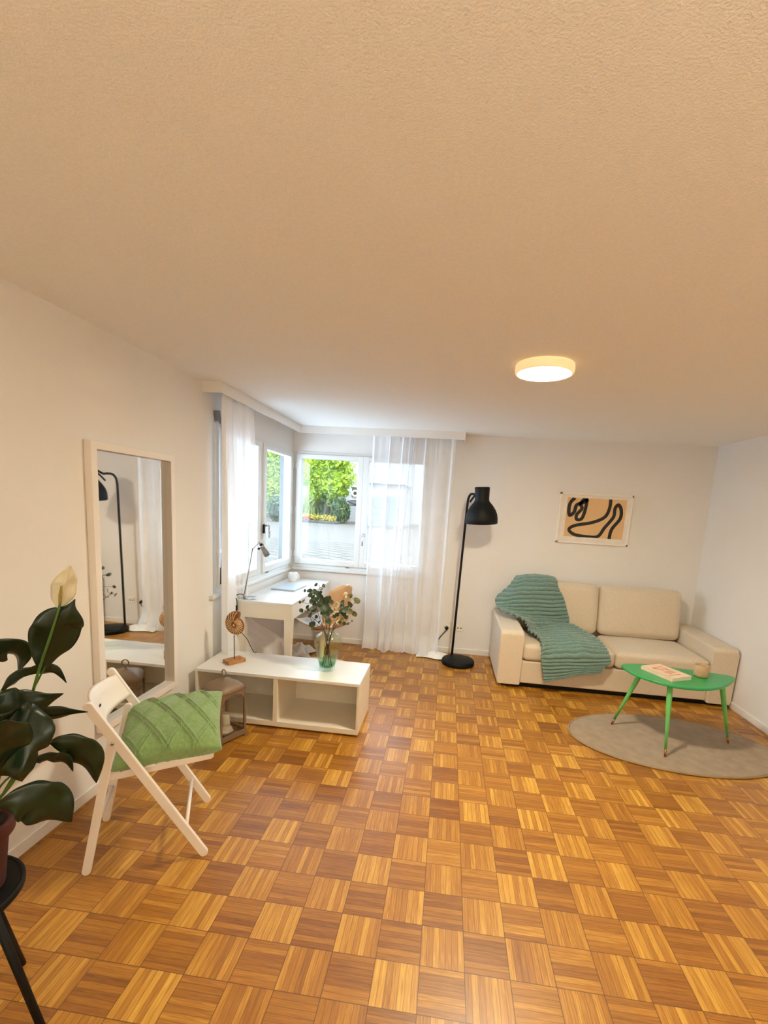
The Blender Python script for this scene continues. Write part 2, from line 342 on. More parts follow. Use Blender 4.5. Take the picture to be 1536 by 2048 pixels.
# curtain soffit: L-shaped board with rail
w = MB(); w.bb(-1.815, -1.80, 1.43, 3.115, 2.325, H, .002); w.bb(XL, -1.80, 1.415, 1.43, 2.325, H, .002); w.bb(-1.80, -.066, 3.10, 3.115, 2.325, H, .002)
w.bb(-.081, -.066, 3.115, YF, 2.325, H, .002); st(w.build('trim_1', M['trim']))
w = MB(); w.bb(-1.88, -1.86, 1.43, 3.2, 2.382, H); w.bb(-1.88, -.085, 3.195, 3.215, 2.382, H); st(w.build('trim_2', M['trim']))
# sills
st(MB().bb(XL, XL + .035, 1.50, 3.26, .83, .86, .003).build('trim_3', M['wframe']))
st(MB().bb(-1.912, -.36, YF - .035, YF, .83, .86, .003).build('trim_4', M['wframe']))

# windows: local frame  a = along, n = into the room
def window(name, org, A, N, length, z0, z1, splits, handles, latches, hinge_a):
    """splits: list of sash (a0,a1); built in a local frame then mapped"""
    root = bpy.data.objects.new(name, None); COL.objects.link(root); root.location = org; root['kind'] = 'structure'
    A = Vector(A); N = Vector(N); O = Vector(org)
    def bx(mb, a0, a1, n0, n1, q0, q1, bev=.003):
        c = O + A * ((a0 + a1) / 2) + N * ((n0 + n1) / 2) + Vector((0, 0, (q0 + q1) / 2 - O.z))
        d = [abs(A[i]) * abs(a1 - a0) + abs(N[i]) * abs(n1 - n0) for i in range(3)]; d[2] = q1 - q0
        mb.box(c, d, None, bev)
    f = MB(); bx(f, .0299, length - .0299, -.07, .0115, z0, z0 + .045); bx(f, .0299, length - .0299, -.07, .0115, z1 - .03, z1)
    bx(f, 0, .03, -.07, .012, z0, z1); bx(f, length - .03, length, -.07, .012, z0, z1)
    f.build('window_frame', M['wframe'], root)
    for k, (a0, a1) in enumerate(splits):
        s = MB(); q0, q1 = z0 + .04, z1 - .025; sw = .062
        bx(s, a0 + sw - .004, a1 - sw + .004, -.049, .0285, q0 + .001, q0 + sw, .005); bx(s, a0 + sw - .004, a1 - sw + .004, -.049, .0285, q1 - .05, q1 - .001, .005)
        bx(s, a0, a0 + sw, -.05, .03, q0, q1, .005); bx(s, a1 - sw, a1, -.05, .03, q0, q1, .005)
        so = s.build('sash', M['wframe'], root)
        g = MB(); bx(g, a0 + sw - .004, a1 - sw + .004, -.016, -.010, q0 + sw - .004, q1 - .046, 0); go = g.build('window_pane', M['pane'], root)
    h = MB()
    for a, zz in handles:
        p = O + A * a + N * .03; p.z = zz
        h.tube([p, p + N * .008], .017, 16); q = p + N * .045
        h.tube([p, q], .009, 10); h.tube([q, q + A * .0 + Vector((0, 0, -.115))], [.009, .008], 10)
    h.build('window_handle', M['chrome'], root)
    for a in latches:
        l_ = MB(); bx(l_, a - .022, a + .022, .012, .030, z0 + .028, z0 + .040, .003); l_.build('latch', M['grey'], root)
    for zz in (z0 + .16, (z0 + z1) / 2, z1 - .16):
        l_ = MB(); a = hinge_a; bx(l_, a - .008, a + .008, .02, .038, zz - .035, zz + .035, .003); l_.build('hinge', M['wframe'], root)
    return root
w1 = window('window_1', (XL, W1['y0'] + .02, .86), (0, 1, 0), (1, 0, 0), W1['y1'] - W1['y0'] - .02, .86, 2.15, [(.02, .80), (.875, 1.66)], [(.905, 1.36)], [1.0], 1.665)
MB().box((XL + .045, W1['y0'] + .862, 1.33), (.02, .022, .085), None, .004).build('restrictor', M['black'], w1)
window('window_2', (-1.915, YF, .86), (1, 0, 0), (0, -1, 0), 1.515, .86, 2.15, [(.02, .775), (.775, 1.495)], [(.81, 1.27)], [.64], .018)
# left window mullion between the sashes
st(MB().bb(XL - .05, XL + .012, W1['y0'] + .80, W1['y0'] + .90, .88, 2.13, .003).build('trim_5', M['wframe']))

# liners over the outer reveals, greyed to tone down daylight on white walls
g = MB(); y0_, y1_, z0_, z1_ = W1['y0'], W1['y1'], W1['z0'], W1['z1']
g.bb(XL - T - .01, XL - .072, y0_, y0_ + .006, z0_, z1_); g.bb(XL - T - .01, XL - .072, y0_, YF + T, z0_, z0_ + .006); g.bb(XL - T - .01, XL - .072, y0_, YF + T, z1_ - .006, z1_)
g.bb(XL - .125, XL - .072, y1_ - .006, y1_, z0_, z1_); st(g.build('trim_6', M['reveal']))
g = MB(); x0_, x1_ = W2['x0'], W2['x1']
g.bb(x0_, x1_, YF + .072, YF + T + .01, z0_, z0_ + .006); g.bb(x0_, x1_, YF + .072, YF + T + .01, z1_ - .006, z1_); g.bb(x0_, x0_ + .006, YF + .072, YF + .125, z0_, z1_); g.bb(x1_ - .006, x1_, YF + .072, YF + T + .01, z0_, z1_)
g.bb(XL - .128, x0_, YF + .12, YF + .126, z0_, z1_); g.bb(XL - .128, XL - .122, y1_, YF + .126, z0_, z1_); st(g.build('trim_7', M['reveal']))
# roller-blind crank on left window jamb
c = thing('blind_crank', 'thin vertical crank rod of the roller blind at the left end of the side window', 'blind crank', (XL + .02, 1.62, .9))
b = MB(); b.box((XL + .02, 1.60, 2.20), (.035, .04, .075), Matrix.Rotation(.25, 3, 'X'), .004); b.box((XL + .035, 1.63, 2.165), (.03, .03, .03), None, .004); b.build('gear_box', M['grey'], c)
MB().tube([(XL + .03, 1.635, 2.17), (XL + .034, 1.632, 2.0), (XL + .03, 1.63, 1.02)], .005, 8).build('rod', M['chrome'], c)
MB().tube([(XL + .03, 1.63, 1.06), (XL + .03, 1.63, .93)], [.012, .013], 12).tube([(XL + .03, 1.63, .955), (XL + .055, 1.63, .945), (XL + .055, 1.63, .905)], .009, 8).build('handle', M['black'], c)
MB().box((XL + .017, 1.618, 1.19), (.034, .05, .03), None, .006).build('rod_clip', M['trim'], c)

# ------------------------------------------------------------------ ceiling lights
def clight(x, y, label, gm='glow'):
    c = thing('ceiling_light', label, 'ceiling light', (x, y, H), 'round ceiling lamps')
    MB().lathe([(.148, H), (.150, H - .003), (.152, H - .02), (.150, H - .040), (.146, H - .046), (.134, H - .046), (.134, H - .036)], (x, y, 0), 64).build('rim', M['rimglow'], c)
    MB().lathe([(.0, H - .042), (.1345, H - .042)], (x, y, 0), 48).build('diffuser', M[gm], c)
    return c
clight(.268, .868, 'round flat white ceiling lamp glowing warm above the parquet')
M['glow_added'] = mat('added_lamp_glow_dim', (.9, .9, .9), .5, emis=((1, .82, .56), 12))  # for a second, unseen lamp added to lift the ceiling brightness
clight(.268, -2.7, 'unseen round ceiling lamp added behind the camera to brighten the ceiling', 'glow_added')

M['fill_upglow'] = mat('added_uplight_fill', (.9, .9, .9), .5, emis=((1, .93, .68), UP))  # glow of an unseen uplighter added to brighten the ceiling
UPX, UPY = .6, -3.35
c = thing('floor_lamp', 'unseen slim uplighter added behind the camera to brighten the ceiling', 'floor lamp', (UPX, UPY, 0))
MB().lathe([(0, 0), (.14, 0), (.14, .02), (.02, .03), (.012, .04), (.012, 1.30), (0, 1.30)], (UPX, UPY, 0), 32).build('stand', M['white'], c)
MB().lathe([(.02, 1.30), (.10, 1.34), (.17, 1.43), (.175, 1.43), (.105, 1.33), (.02, 1.29)], (UPX, UPY, 0), 40).build('lamp_shade', M['white'], c)
MB().lathe([(0, 1.395), (.13, 1.395), (.13, 1.39), (0, 1.39)], (UPX, UPY, 0), 40).build('fill_disc', M['fill_upglow'], c)

# ------------------------------------------------------------------ curtains
def curtain(name, label, fn, nu, nv, mt='sheer'):
    o = MB().grid(fn, nu, nv).build(name, M[mt]); return tag(o, label, 'curtain', 'white curtains at the corner windows')
def sm(a, b, t): t = max(0, min(1, (t - a) / (b - a))); return t * t * (3 - 2 * t)
def far_curtain(u, v):      # v 0 top .. 1 bottom
    x0 = -1.035 - .035 * v; x1 = -.156 - .035 * v
    x = x0 + (x1 - x0) * u
    z = 2.37 * (1 - v)
    amp = .018 + .012 * v
    ph = u * 2 * PI
    y = 3.19 + .55 * amp * (math.sin(ph * 2.3 + .6 * math.sin(3 * v + u * 4)) + .35 * math.sin(ph * 5.3 + 1.3 + v * 1.2) + .35 * sm(.16, 0, v) * math.sin(ph * 15))
    for uc, wd, hh in ((.23 + .02 * v, .016, .045), (.40 - .03 * v, .022, .06), (.455 - .02 * v, .014, .055), (.52 + .04 * v, .012, .05), (.66 + .03 * v, .02, .035), (.985, .012, .03), (.02, .012, .03)):
        y -= hh * math.exp(-((u - uc) / wd) ** 2)
    y = y + .010 * noise.noise(Vector((u * 9, v * 2.5, 1)))
    x += .010 * math.sin(ph * 7 + v * 2.2) + .02 * v * math.sin(ph * 1.4 + 1)
    k = sm(.90, 1.0, v); y -= k * (.045 + .05 * math.sin(ph * 2.1 + .4) ** 2 + .05 * u * u); 
    z = max(z, .006 + .012 * (1 + math.sin(ph * 6 + v * 30)) * k)
    return Vector((x, y, z))
curtain('curtain', 'long sheer white curtain hanging over the right half of the back window', far_curtain, 220, 90)
def left_curtain(u, v):
    z = 2.365 * (1 - v)
    y0 = 1.50 + .02 * v; y1 = 2.03 + .20 * v - .06 * sm(.6, 1, v)
    y = y0 + (y1 - y0) * u
    ph = u * 2 * PI
    inner = sm(1.75, 1.3, z)                      # passes between desk and wall
    beh = sm(1.66, 1.84, y) * inner
    amp = .022 + .016 * sm(0, .5, v)
    x = -1.862 + amp * (math.sin(ph * 4 + 1 + .5 * v) + .5 * math.sin(ph * 9 + v * 2)) + .008 * noise.noise(Vector((u * 8, v * 3, 5)))
    x = x * (1 - beh) + (-1.926 + .008 * math.sin(ph * 9)) * beh
    flare = sm(.60, .10, z) * sm(1.72, 1.9, y)
    x += flare * (.12 + .05 * math.sin(ph * 3 + 2)); y += flare * (.42 * u + .1)
    z = max(z, .008 + .01 * (1 + math.sin(ph * 7)))
    return Vector((x, y, z))
curtain('curtain', 'gathered white curtain beside the side window, falling behind the desk', left_curtain, 180, 90, 'sheer2')
o = MB().grid(lambda u, v: Vector((-1.80 + .28 * u + .03 * math.sin(9 * v), 2.66 + .30 * v + .03 * math.sin(11 * u), .012 + .085 * math.sin(PI * u) * math.sin(PI * v) * (1 + .5 * math.sin(17 * u + 5 * v) * math.cos(13 * v)))), 40, 40)
tag(o.build('curtain_hem', M['pad'], solid=.002), 'crumpled white curtain cloth heaped on the floor under the desk', 'cloth')
o = MB().grid(lambda u, v: Vector((-.42 + .40 * u, 3.02 + .16 * v + .02 * math.sin(8 * u), .010 + .035 * abs(math.sin(PI * u)) * math.sin(PI * v) * (1.2 + .6 * math.sin(16 * v + 6 * u)))), 40, 24)
tag(o.build('curtain_hem', M['pad'], solid=.002), 'folded end of the long white curtain lying on the floor by the floor lamp', 'cloth')

# ------------------------------------------------------------------ floor lamp
c = thing('floor_lamp', 'tall anthracite floor lamp with bell-shaped shade beside the white curtain', 'floor lamp', (.035, 2.95, 0))
MB().lathe([(0, 0), (.165, 0), (.172, .008), (.172, .036), (.164, .05), (.15, .053), (0, .055)], (.035, 2.95, 0), 56).build('base', M['lampm'], c)
pole = [(-.030, 3.085, .04), (-.018, 3.085, .6), (-.006, 3.085, 1.15), (.006, 3.085, 1.66), (.012, 3.075, 1.735), (.03, 3.045, 1.778), (.055, 3.0, 1.782), (.075, 2.965, 1.775)]
MB().tube([Vector(p) for p in pole[:4]] + spline([Vector(p) for p in pole[3:]], 5)[1:], .0125, 14).build('pole', M['lampm'], c)
Rl = Matrix.Rotation(math.radians(-3.5), 3, 'Y') @ Matrix.Rotation(math.radians(4), 3, 'X')
sc_ = Vector((.150, 2.86, 1.50))
prof = [(.153, -.004), (.158, .0), (.158, .045), (.152, .085), (.137, .125), (.112, .165), (.088, .195), (.072, .215), (.069, .235), (.072, .31), (.074, .345), (.067, .350), (0, .348)]
inn = [(.0, .21), (.06, .205), (.085, .185), (.11, .155), (.133, .12), (.147, .082), (.153, .044), (.153, -.004)]
MB().lathe(prof, sc_, 56, Rl).lathe(inn, sc_, 56, Rl).build('lamp_shade', M['lampm'], c)
MB().tube([sc_ + Vector((-.062, .0, .29)), sc_ + Vector((-.085, .03, .265)), sc_ + Vector((-.105, .05, .235)), sc_ + Vector((-.125, .07, .20))], .010, 10, sub=4).tube([sc_ + Vector((-.06, .02, .31)), Vector((.075, 2.965, 1.775))], .012, 10).build('shade_arm', M['lampm'], c)
cord = [(-.05, 3.10, .012), (-.12, 3.09, .012), (-.17, 3.04, .008), (-.14, 2.99, .006), (-.07, 2.98, .006), (-.02, 3.02, .006)]
o = MB().tube([Vector(p) for p in [(-.04, 3.115, .03), (-.10, 3.14, .008), (-.17, 3.09, .007), (-.185, 3.03, .007), (-.14, 2.99, .007), (-.10, 2.985, .007), (-.145, 3.06, .012), (-.19, 3.2, .03), (-.21, 3.245, .10), (-.17, 3.25, .19), (-.105, 3.255, .275)]], .0045, 8, sub=6)
o.tube([(-.105, 3.285, .29), (-.105, 3.262, .288), (-.107, 3.245, .275)], [.021, .017, .007], 14)
tag(o.build('power_cord', M['black']), 'black power cord and plug of the floor lamp, running to the left wall socket', 'cord')
def socket(x, z, y, label):
    c = thing('wall_socket', label, 'wall socket', (x, y, z), 'wall sockets by the floor lamp')
    MB().box((x, y - .004, z), (.075, .009, .075), None, .003).build('cover_plate', M['socket'], c)
    q = MB()
    for dx in (-.017, .017): q.tube([(x + dx, y - .0075, z), (x + dx, y - .0095, z)], .0075, 12)
    q.build('socket_hole', M['dark'], c)
socket(-.106, .292, YF, 'white wall socket with the black plug in it, between curtain and floor lamp')
socket(.037, .297, YF, 'white wall socket with two dark holes, between floor lamp and sofa')

# ------------------------------------------------------------------ picture
c = thing('framed_picture', 'white framed abstract print with black curving strokes above the sofa', 'picture', (1.345, YF, 1.60))
x0, x1, z0, z1 = .975, 1.715, 1.335, 1.865
f = MB(); fw = .022
for a in ((x0, x1, z0, z0 + fw), (x0, x1, z1 - fw, z1), (x0, x0 + fw, z0, z1), (x1 - fw, x1, z0, z1)): f.bb(a[0], a[1], YF - .026, YF - .002, a[2], a[3], .003)
f.build('frame', M['wpaint'], c)
MB().bb(x0 + .015, x1 - .015, YF - .012, YF - .006, z0 + .015, z1 - .015).build('mat', M['matb'], c)
ax0, ax1, az0, az1 = 1.055, 1.655, 1.405, 1.815
MB().bb(ax0, ax1, YF - .0135, YF - .012, az0, az1).build('print', M['print'], c)
# strokes measured in the crop (scale 2.866, origin 1000,860)
def sk(pts, wd):
    g = MB(); q = spline([P(1000 + a / 2.866, 860 + b / 2.866, y=YF - .015) for a, b in pts], 10); L_ = []; R_ = []
    for i, p in enumerate(q):
        t = (q[min(i + 1, len(q) - 1)] - q[max(i - 1, 0)]); t.y = 0; t.normalize(); nn = Vector((-t.z, 0, t.x)) * wd / 2
        for s_, l_ in ((1, L_), (-1, R_)):
            r_ = p + nn * s_; l_.append(Vector((min(max(r_.x, ax0), ax1), YF - .0148, min(max(r_.z, az0), az1))))
    vs = L_ + R_; n_ = len(q); g.add(vs, [(i, i + 1, n_ + i + 1, n_ + i) for i in range(n_ - 1)], False)
    vb = [v + Vector((0, .0008, 0)) for v in vs]; g.add(vb, [(i, n_ + i, n_ + i + 1, i + 1) for i in range(n_ - 1)], False); return g
g = sk([(432, 388), (405, 415), (395, 455), (400, 488), (425, 470), (440, 430), (480, 415), (505, 395)], .036)
for s_ in (sk([(508, 396), (480, 400), (462, 425), (470, 450), (440, 485), (440, 512), (468, 508), (488, 460), (500, 400)], .034),
           sk([(636, 396), (628, 450), (600, 500), (530, 530), (440, 545), (402, 560), (398, 578), (430, 600), (500, 612), (560, 610), (600, 560), (650, 500), (660, 450), (680, 430), (695, 460), (688, 510), (640, 570), (624, 628)], .034)):
    g.add(s_.v, s_.f, False)
g.build('brush_strokes', M['ink'], c)

# ------------------------------------------------------------------ sofa
SX0, SX1, SY0, SY1 = .385, 2.455, 2.42, 3.28
c = thing('sofa', 'beige fabric two-seat sofa with wide box arms against the back wall', 'sofa', (1.42, 2.85, 0))
aw = .215
def arm(xa, xb, nm):
    out = []; r = .045; zt = .560; ztf = .545
    prof = [(SY0, .035), (SY0, .50)]
    for k in range(13):
        a = k / 12 * PI / 2; prof.append((SY0 + r * (1 - math.cos(a)), .50 + r * math.sin(a)))
    prof += [(SY1, zt), (SY1, .035)]
    Tm = Matrix(((0, 0, 1, 0), (1, 0, 0, 0), (0, 1, 0, 0), (0, 0, 0, 1)))
    g = MB(); g.prism(prof, xa, xb, .016, Tm, False); return g.build(nm, M['sofa'], c)
arm(SX0, SX0 + aw, 'armrest'); arm(SX1 - aw, SX1, 'armrest')
MB().bb(SX0 + aw, SX1 - aw, SY0 + .012, SY1, .05, .262, .012).build('base', M['sofa'], c)
MB().bb(SX0 + aw, SX1 - aw, SY1 - .14, SY1, .2, .70, .02).build('backrest', M['sofa'], c)
MB().bb(SX0 + .05, SX1 - .05, SY0 + .06, SY1 - .02, 0, .06).build('plinth', M['black'], c)
mid = 1.430
for a, b_ in ((SX0 + aw + .004, mid - .004), (mid + .004, SX1 - aw - .004)):
    MB().puff(((a + b_) / 2, (SY0 + .008 + 3.06) / 2, .345), (b_ - a, 3.06 - SY0 - .008, .150), .038, (.004, .006, .022), 20).build('seat_cushion', M['sofa'], c)
Rb = Matrix.Rotation(math.radians(-9), 3, 'X')
for a, b_ in ((SX0 + aw + .01, mid - .006), (mid + .006, SX1 - aw - .008)):
    MB().puff(((a + b_) / 2, 3.105, .675), (b_ - a, .16, .50), .05, (.004, .035, .012), 20, Rb).build('back_cushion', M['sofa'], c)

# throw blanket: control rows (left -> right) px in crop (scale 5.486, origin 960,1140) with depth y
def bl(a, b_, Y): return P(960 + a / 5.486, 1140 + b_ / 5.486, y=Y)
rows = [
 [bl(400, 108, 3.26), bl(520, 90, 3.26), bl(650, 95, 3.26), bl(800, 118, 3.26)],
 [bl(372, 145, 3.14), bl(500, 128, 3.11), bl(680, 122, 3.10), bl(832, 152, 3.10)],
 [bl(300, 225, 3.09), bl(470, 200, 3.04), bl(670, 195, 3.03), bl(845, 215, 3.04)],
 [bl(180, 325, 3.05), bl(400, 290, 3.01), bl(650, 275, 3.00), bl(892, 285, 3.01)],
 [bl(190, 420, 2.98), bl(370, 380, 2.97), bl(620, 370, 2.98), bl(925, 365, 2.99)],
 [bl(235, 480, 2.87), bl(360, 460, 2.92), bl(600, 450, 2.96), bl(945, 450, 2.98)],
 [bl(330, 520, 2.80), bl(440, 520, 2.88), bl(640, 530, 2.96), bl(965, 530, 2.97)],
 [bl(450, 575, 2.74), bl(560, 590, 2.86), bl(740, 590, 2.92), bl(965, 625, 2.95)],
 [bl(490, 630, 2.70), bl(610, 660, 2.82), bl(800, 640, 2.90), bl(1050, 655, 2.90)],
 [bl(510, 690, 2.65), bl(660, 715, 2.73), bl(860, 700, 2.79), bl(1130, 705, 2.83)],
 [bl(590, 745, 2.585), bl(720, 755, 2.66), bl(950, 750, 2.68), bl(1230, 765, 2.73)],
 [bl(640, 800, 2.50), bl(780, 800, 2.58), bl(1020, 800, 2.57), bl(1310, 830, 2.62)],
 [bl(655, 870, 2.42), bl(820, 860, 2.48), bl(1080, 860, 2.46), bl(1360, 890, 2.51)],
 [bl(660, 940, 2.392), bl(840, 930, 2.40), bl(1110, 925, 2.395), bl(1395, 950, 2.43)],
 [bl(668, 1010, 2.385), bl(850, 1005, 2.388), bl(1120, 1000, 2.385), bl(1410, 1010, 2.40)],
 [bl(675, 1080, 2.385), bl(850, 1080, 2.385), bl(1100, 1060, 2.385), bl(1360, 1055, 2.39)],
 [bl(685, 1150, 2.385), bl(840, 1150, 2.383), bl(1050, 1110, 2.383), bl(1330, 1085, 2.385)],
 [bl(690, 1212, 2.383), bl(840, 1180, 2.383), bl(1050, 1140, 2.383), bl(1325, 1115, 2.383)]]
NR = 330; NCc = 110
def cr_rows(v):
    t = v * (len(rows) - 1); i = min(int(t), len(rows) - 2); f_ = t - i
    g_ = lambda k: rows[max(0, min(len(rows) - 1, k))]
    return [cat(g_(i - 1)[j], g_(i)[j], g_(i + 1)[j], g_(i + 2)[j], f_) for j in range(4)]
def bs(u, v):
    q = cr_rows(v); t = u * 3; i = min(int(t), 2); f_ = t - i
    g_ = lambda k: q[max(0, min(3, k))]
    return cat(g_(i - 1), g_(i), g_(i + 1), g_(i + 2), f_)
pts = [[bs(i / NCc, j / NR) for i in range(NCc + 1)] for j in range(NR + 1)]
vs = []
for j in range(NR + 1):
    for i in range(NCc + 1):
        a = pts[j][min(i + 1, NCc)] - pts[j][max(i - 1, 0)]; b_ = pts[min(j + 1, NR)][i] - pts[max(j - 1, 0)][i]
        n_ = a.cross(b_)
        n_.normalize()
        if n_.dot(CAM - pts[j][i]) < 0: n_ = -n_
        wob = .35 * noise.noise(Vector((i * .06, j * .02, 0)))
        rb = abs(math.sin(PI * (j / NR * 34 + wob))) ** .75
        fz = noise.noise(pts[j][i] * 70) * .0022 + noise.noise(pts[j][i] * 25) * .002
        vs.append(pts[j][i] + n_ * (.020 + .028 * rb + fz))
fs = [(j * (NCc + 1) + i, j * (NCc + 1) + i + 1, (j + 1) * (NCc + 1) + i + 1, (j + 1) * (NCc + 1) + i) for j in range(NR) for i in range(NCc)]
tag(MB().add(vs, fs).build('throw_blanket', M['throw'], solid=.008), 'sage green ribbed plush throw draped over the left end of the sofa', 'blanket')

# ------------------------------------------------------------------ rug, coffee table, book, cup
rc = (1.585, 1.632); ra, rb_ = .73, .432
def rg(u, v):
    a = 2 * PI * u; return Vector((rc[0] + ra * math.cos(a) * v, rc[1] + rb_ * math.sin(a) * v, 0))
c = thing('oval_rug', 'oval taupe short-pile rug lying under the green coffee table', 'rug', (*rc, 0))
out = [(rc[0] + (ra - .008) * math.cos(2 * PI * k / 96), rc[1] + (rb_ - .008) * math.sin(2 * PI * k / 96)) for k in range(96)]
MB().prism(out, .001, .012, .004, None, True).build('pile', M['rug'], c)
MB().tube([Vector((rc[0] + ra * math.cos(2 * PI * k / 96), rc[1] + rb_ * math.sin(2 * PI * k / 96), .0075)) for k in range(97)], .007, 8, False).build('bound_edge', M['rugedge'], c)
ZT = .51
c = thing('coffee_table', 'small green leaf-shaped coffee table on three splayed legs', 'coffee table', (1.62, 1.66, 0))
ctl = [(1.229, 1.765), (1.236, 1.815), (1.27, 1.85), (1.41, 1.884), (1.56, 1.88), (1.72, 1.853), (1.88, 1.822), (1.99, 1.795), (2.022, 1.772), (2.015, 1.735), (1.95, 1.655), (1.884, 1.586), (1.79, 1.51), (1.68, 1.455), (1.566, 1.436), (1.45, 1.452), (1.345, 1.520), (1.262, 1.63)]
n_ = len(ctl); sp = []
for i in range(n_):
    for k in range(6):
        q = cat(*[Vector((*ctl[(i + d) % n_], 0)) for d in (-1, 0, 1, 2)], k / 6); sp.append((q.x, q.y))
MB().prism(sp, ZT - .02, ZT, .006, None, True).build('tabletop', M['greenp'], c)
for foot, top in (((1.227, 1.824), (1.372, 1.765)), ((1.438, 1.391), (1.468, 1.53)), ((2.027, 1.705), (1.90, 1.69))):
    f_, t_ = Vector((*foot, .012)), Vector((*top, ZT - .018)); L_ = lambda k: f_.lerp(t_, k)
    lg = MB().tube([L_(.1), L_(.45), L_(.62), L_(.64), L_(.85), L_(1)], [.0085, .0125, .0155, .017, .0185, .0175], 18).tube([L_(.97), Vector((*top, ZT - .019))], [.03, .032], 18).build('leg', M['greenl'], c)
    MB().tube([L_(0), L_(.1)], [.0065, .0088], 14).build('foot_tip', M['brass'], lg)
# book
def bq(p4, z0, z1, mb, inset=0):
    ce = sum((Vector(p) for p in p4), Vector((0, 0))) / 4
    out = [tuple(ce + (Vector(p) - ce) * (1 - inset)) for p in p4]; return mb.prism(out, z0, z1)
def rect(cx, cy, w_, h_, a):
    return [(cx + x * math.cos(a) - y * math.sin(a), cy + x * math.sin(a) + y * math.cos(a)) for x, y in ((-w_ / 2, -h_ / 2), (w_ / 2, -h_ / 2), (w_ / 2, h_ / 2), (-w_ / 2, h_ / 2))]
bkc = (1.499, 1.676); bka = math.radians(27); bw, bh = .195, .262
c = thing('book', 'pale paperback with a rose and brown cover lying on the green table', 'book', (*bkc, ZT))
MB().prism(rect(*bkc, bw - .006, bh - .006, bka), ZT + .003, ZT + .025).build('page_block', M['page'], c)
cv = MB(); cv.prism(rect(*bkc, bw, bh, bka), ZT + .0005, ZT + .003); cv.prism(rect(*bkc, bw, bh, bka), ZT + .025, ZT + .028)
R_ = rotz(bka); cv.box(Vector((*bkc, ZT + .0143)) + R_ @ Vector((-bw / 2 + .0012, 0, 0)), (.0024, bh, .027), R_)
cv.build('cover', M['cover'], c)
def onbook(dx, dy, w_, h_, a=0):
    q = Vector((*bkc, 0)) + R_ @ Vector((dx, dy, 0)); return rect(q.x, q.y, w_, h_, bka + a)
pr_ = MB()
for a in ((.0, .075, .12, .018, .1), (-.02, .03, .03, .045, .4), (.035, .045, .028, .02, -.3), (.0, -.03, .09, .05, .2)): pr_.prism(onbook(*a), ZT + .028, ZT + .0284)
pr_.build('cover_picture', M['coverq'], c)
pr_ = MB()
for a in ((-.045, .055, .02, .03, .5), (.03, .02, .018, .022, .1), (-.01, -.08, .11, .008, 0)): MB().prism(onbook(*a), ZT + .0284, ZT + .0287).build('cover_figure', M['coverp'], c)
cq = P(1220 + 1008 / 5.486, 1300 + 300 / 5.486, z=ZT); cq.y += .02
tag(MB().lathe([(0, .003), (.040, .003), (.044, .0), (.046, .01), (.049, .05), (.0465, .086), (.0445, .088), (.042, .086), (.0445, .05), (.041, .01), (0, .008)], (cq.x, cq.y, ZT), 40).build('cup', M['cupm'], org=(cq.x, cq.y, ZT)), 'beige handleless stoneware cup on the green coffee table', 'cup')

# ------------------------------------------------------------------ low open bench / tv unit
BX0, BX1, BY0, BY1, BZ = -1.895, -.697, 1.205, 1.635, .392
c = thing('low_shelf_unit', 'low white open shelf unit with two compartments in the room centre', 'shelf unit', ((BX0 + BX1) / 2, 1.42, 0))
MB().bb(BX0, BX1, BY0, BY1, BZ - .022, BZ, .002).build('top', M['white'], c)
for a in (BX0, BX1 - .018): MB().bb(a, a + .018, BY0 + .002, BY1, .015, BZ - .022, .0015).build('side_panel', M['cream'], c)
MB().bb(-1.315, -1.283, BY0 + .002, BY1 - .02, .05, BZ - .022, .0015).build('divider', M['cream'], c)
MB().bb(BX0 + .018, BX1 - .018, BY0 + .002, BY1, .015, .052, .0015).build('bottom_shelf', M['cream'], c)
MB().bb(BX0 + .018, BX1 - .018, BY1 - .014, BY1 - .004, .052, BZ - .022).build('back_panel', M['cream'], c)
for x in (BX0 + .04, BX1 - .04):
    for y in (BY0 + .05, BY1 - .05): MB().bb(x - .02, x + .02, y - .02, y + .02, 0, .016).build('glide_foot', M['black'], c)

# carved shell ornament (is a small lamp with a cord)
sb = (-1.690, 1.39)
c = thing('shell_ornament', 'carved wooden nautilus shell on a rod and block, on the white shelf unit', 'ornament', (*sb, BZ))
Rs = rotz(math.radians(56))
MB().box((sb[0], sb[1], BZ + .014), (.140, .088, .027), Rs, .003).build('base', M['wood'], c)
MB().tube([(sb[0], sb[1], BZ + .026), (sb[0] - .003, sb[1], BZ + .21)], .0035, 10).build('rod', M['rust'], c)
SC = Vector((sb[0] + .012, sb[1], BZ + .292)); Rsh = rotz(math.radians(-8))
def sp_r(a):                                  # outline radius by angle (spiral), a measured ccw from top-right mouth
    return .056 + (.104 - .056) * (1 - a / (2 * PI))
body = MB(); ringn = 96; vs = []; fs = []
prof = [(0, .022), (.25, .024), (.55, .024), (.8, .019), (.95, .009), (1, 0), (.95, -.009), (.8, -.019), (.55, -.024), (.25, -.024), (0, -.022)]
st_a = math.radians(72)
for k in range(ringn + 1):
    a = 2 * PI * k / ringn; r = sp_r(a)
    if k == ringn: r = sp_r(2 * PI)
    for pr_k, th in prof:
        vs.append(SC + Rsh @ Vector((math.cos(st_a + a) * r * pr_k, th, math.sin(st_a + a) * r * pr_k)))
m_ = len(prof)
for k in range(ringn):
    for i in range(m_ - 1): fs.append((k * m_ + i, k * m_ + i + 1, (k + 1) * m_ + i + 1, (k + 1) * m_ + i))
fs.append(tuple(range(m_))); fs.append(tuple(ringn * m_ + i for i in range(m_)))
body.add(vs, fs).build('shell_body', M['shelld'], c)
rb2 = MB()
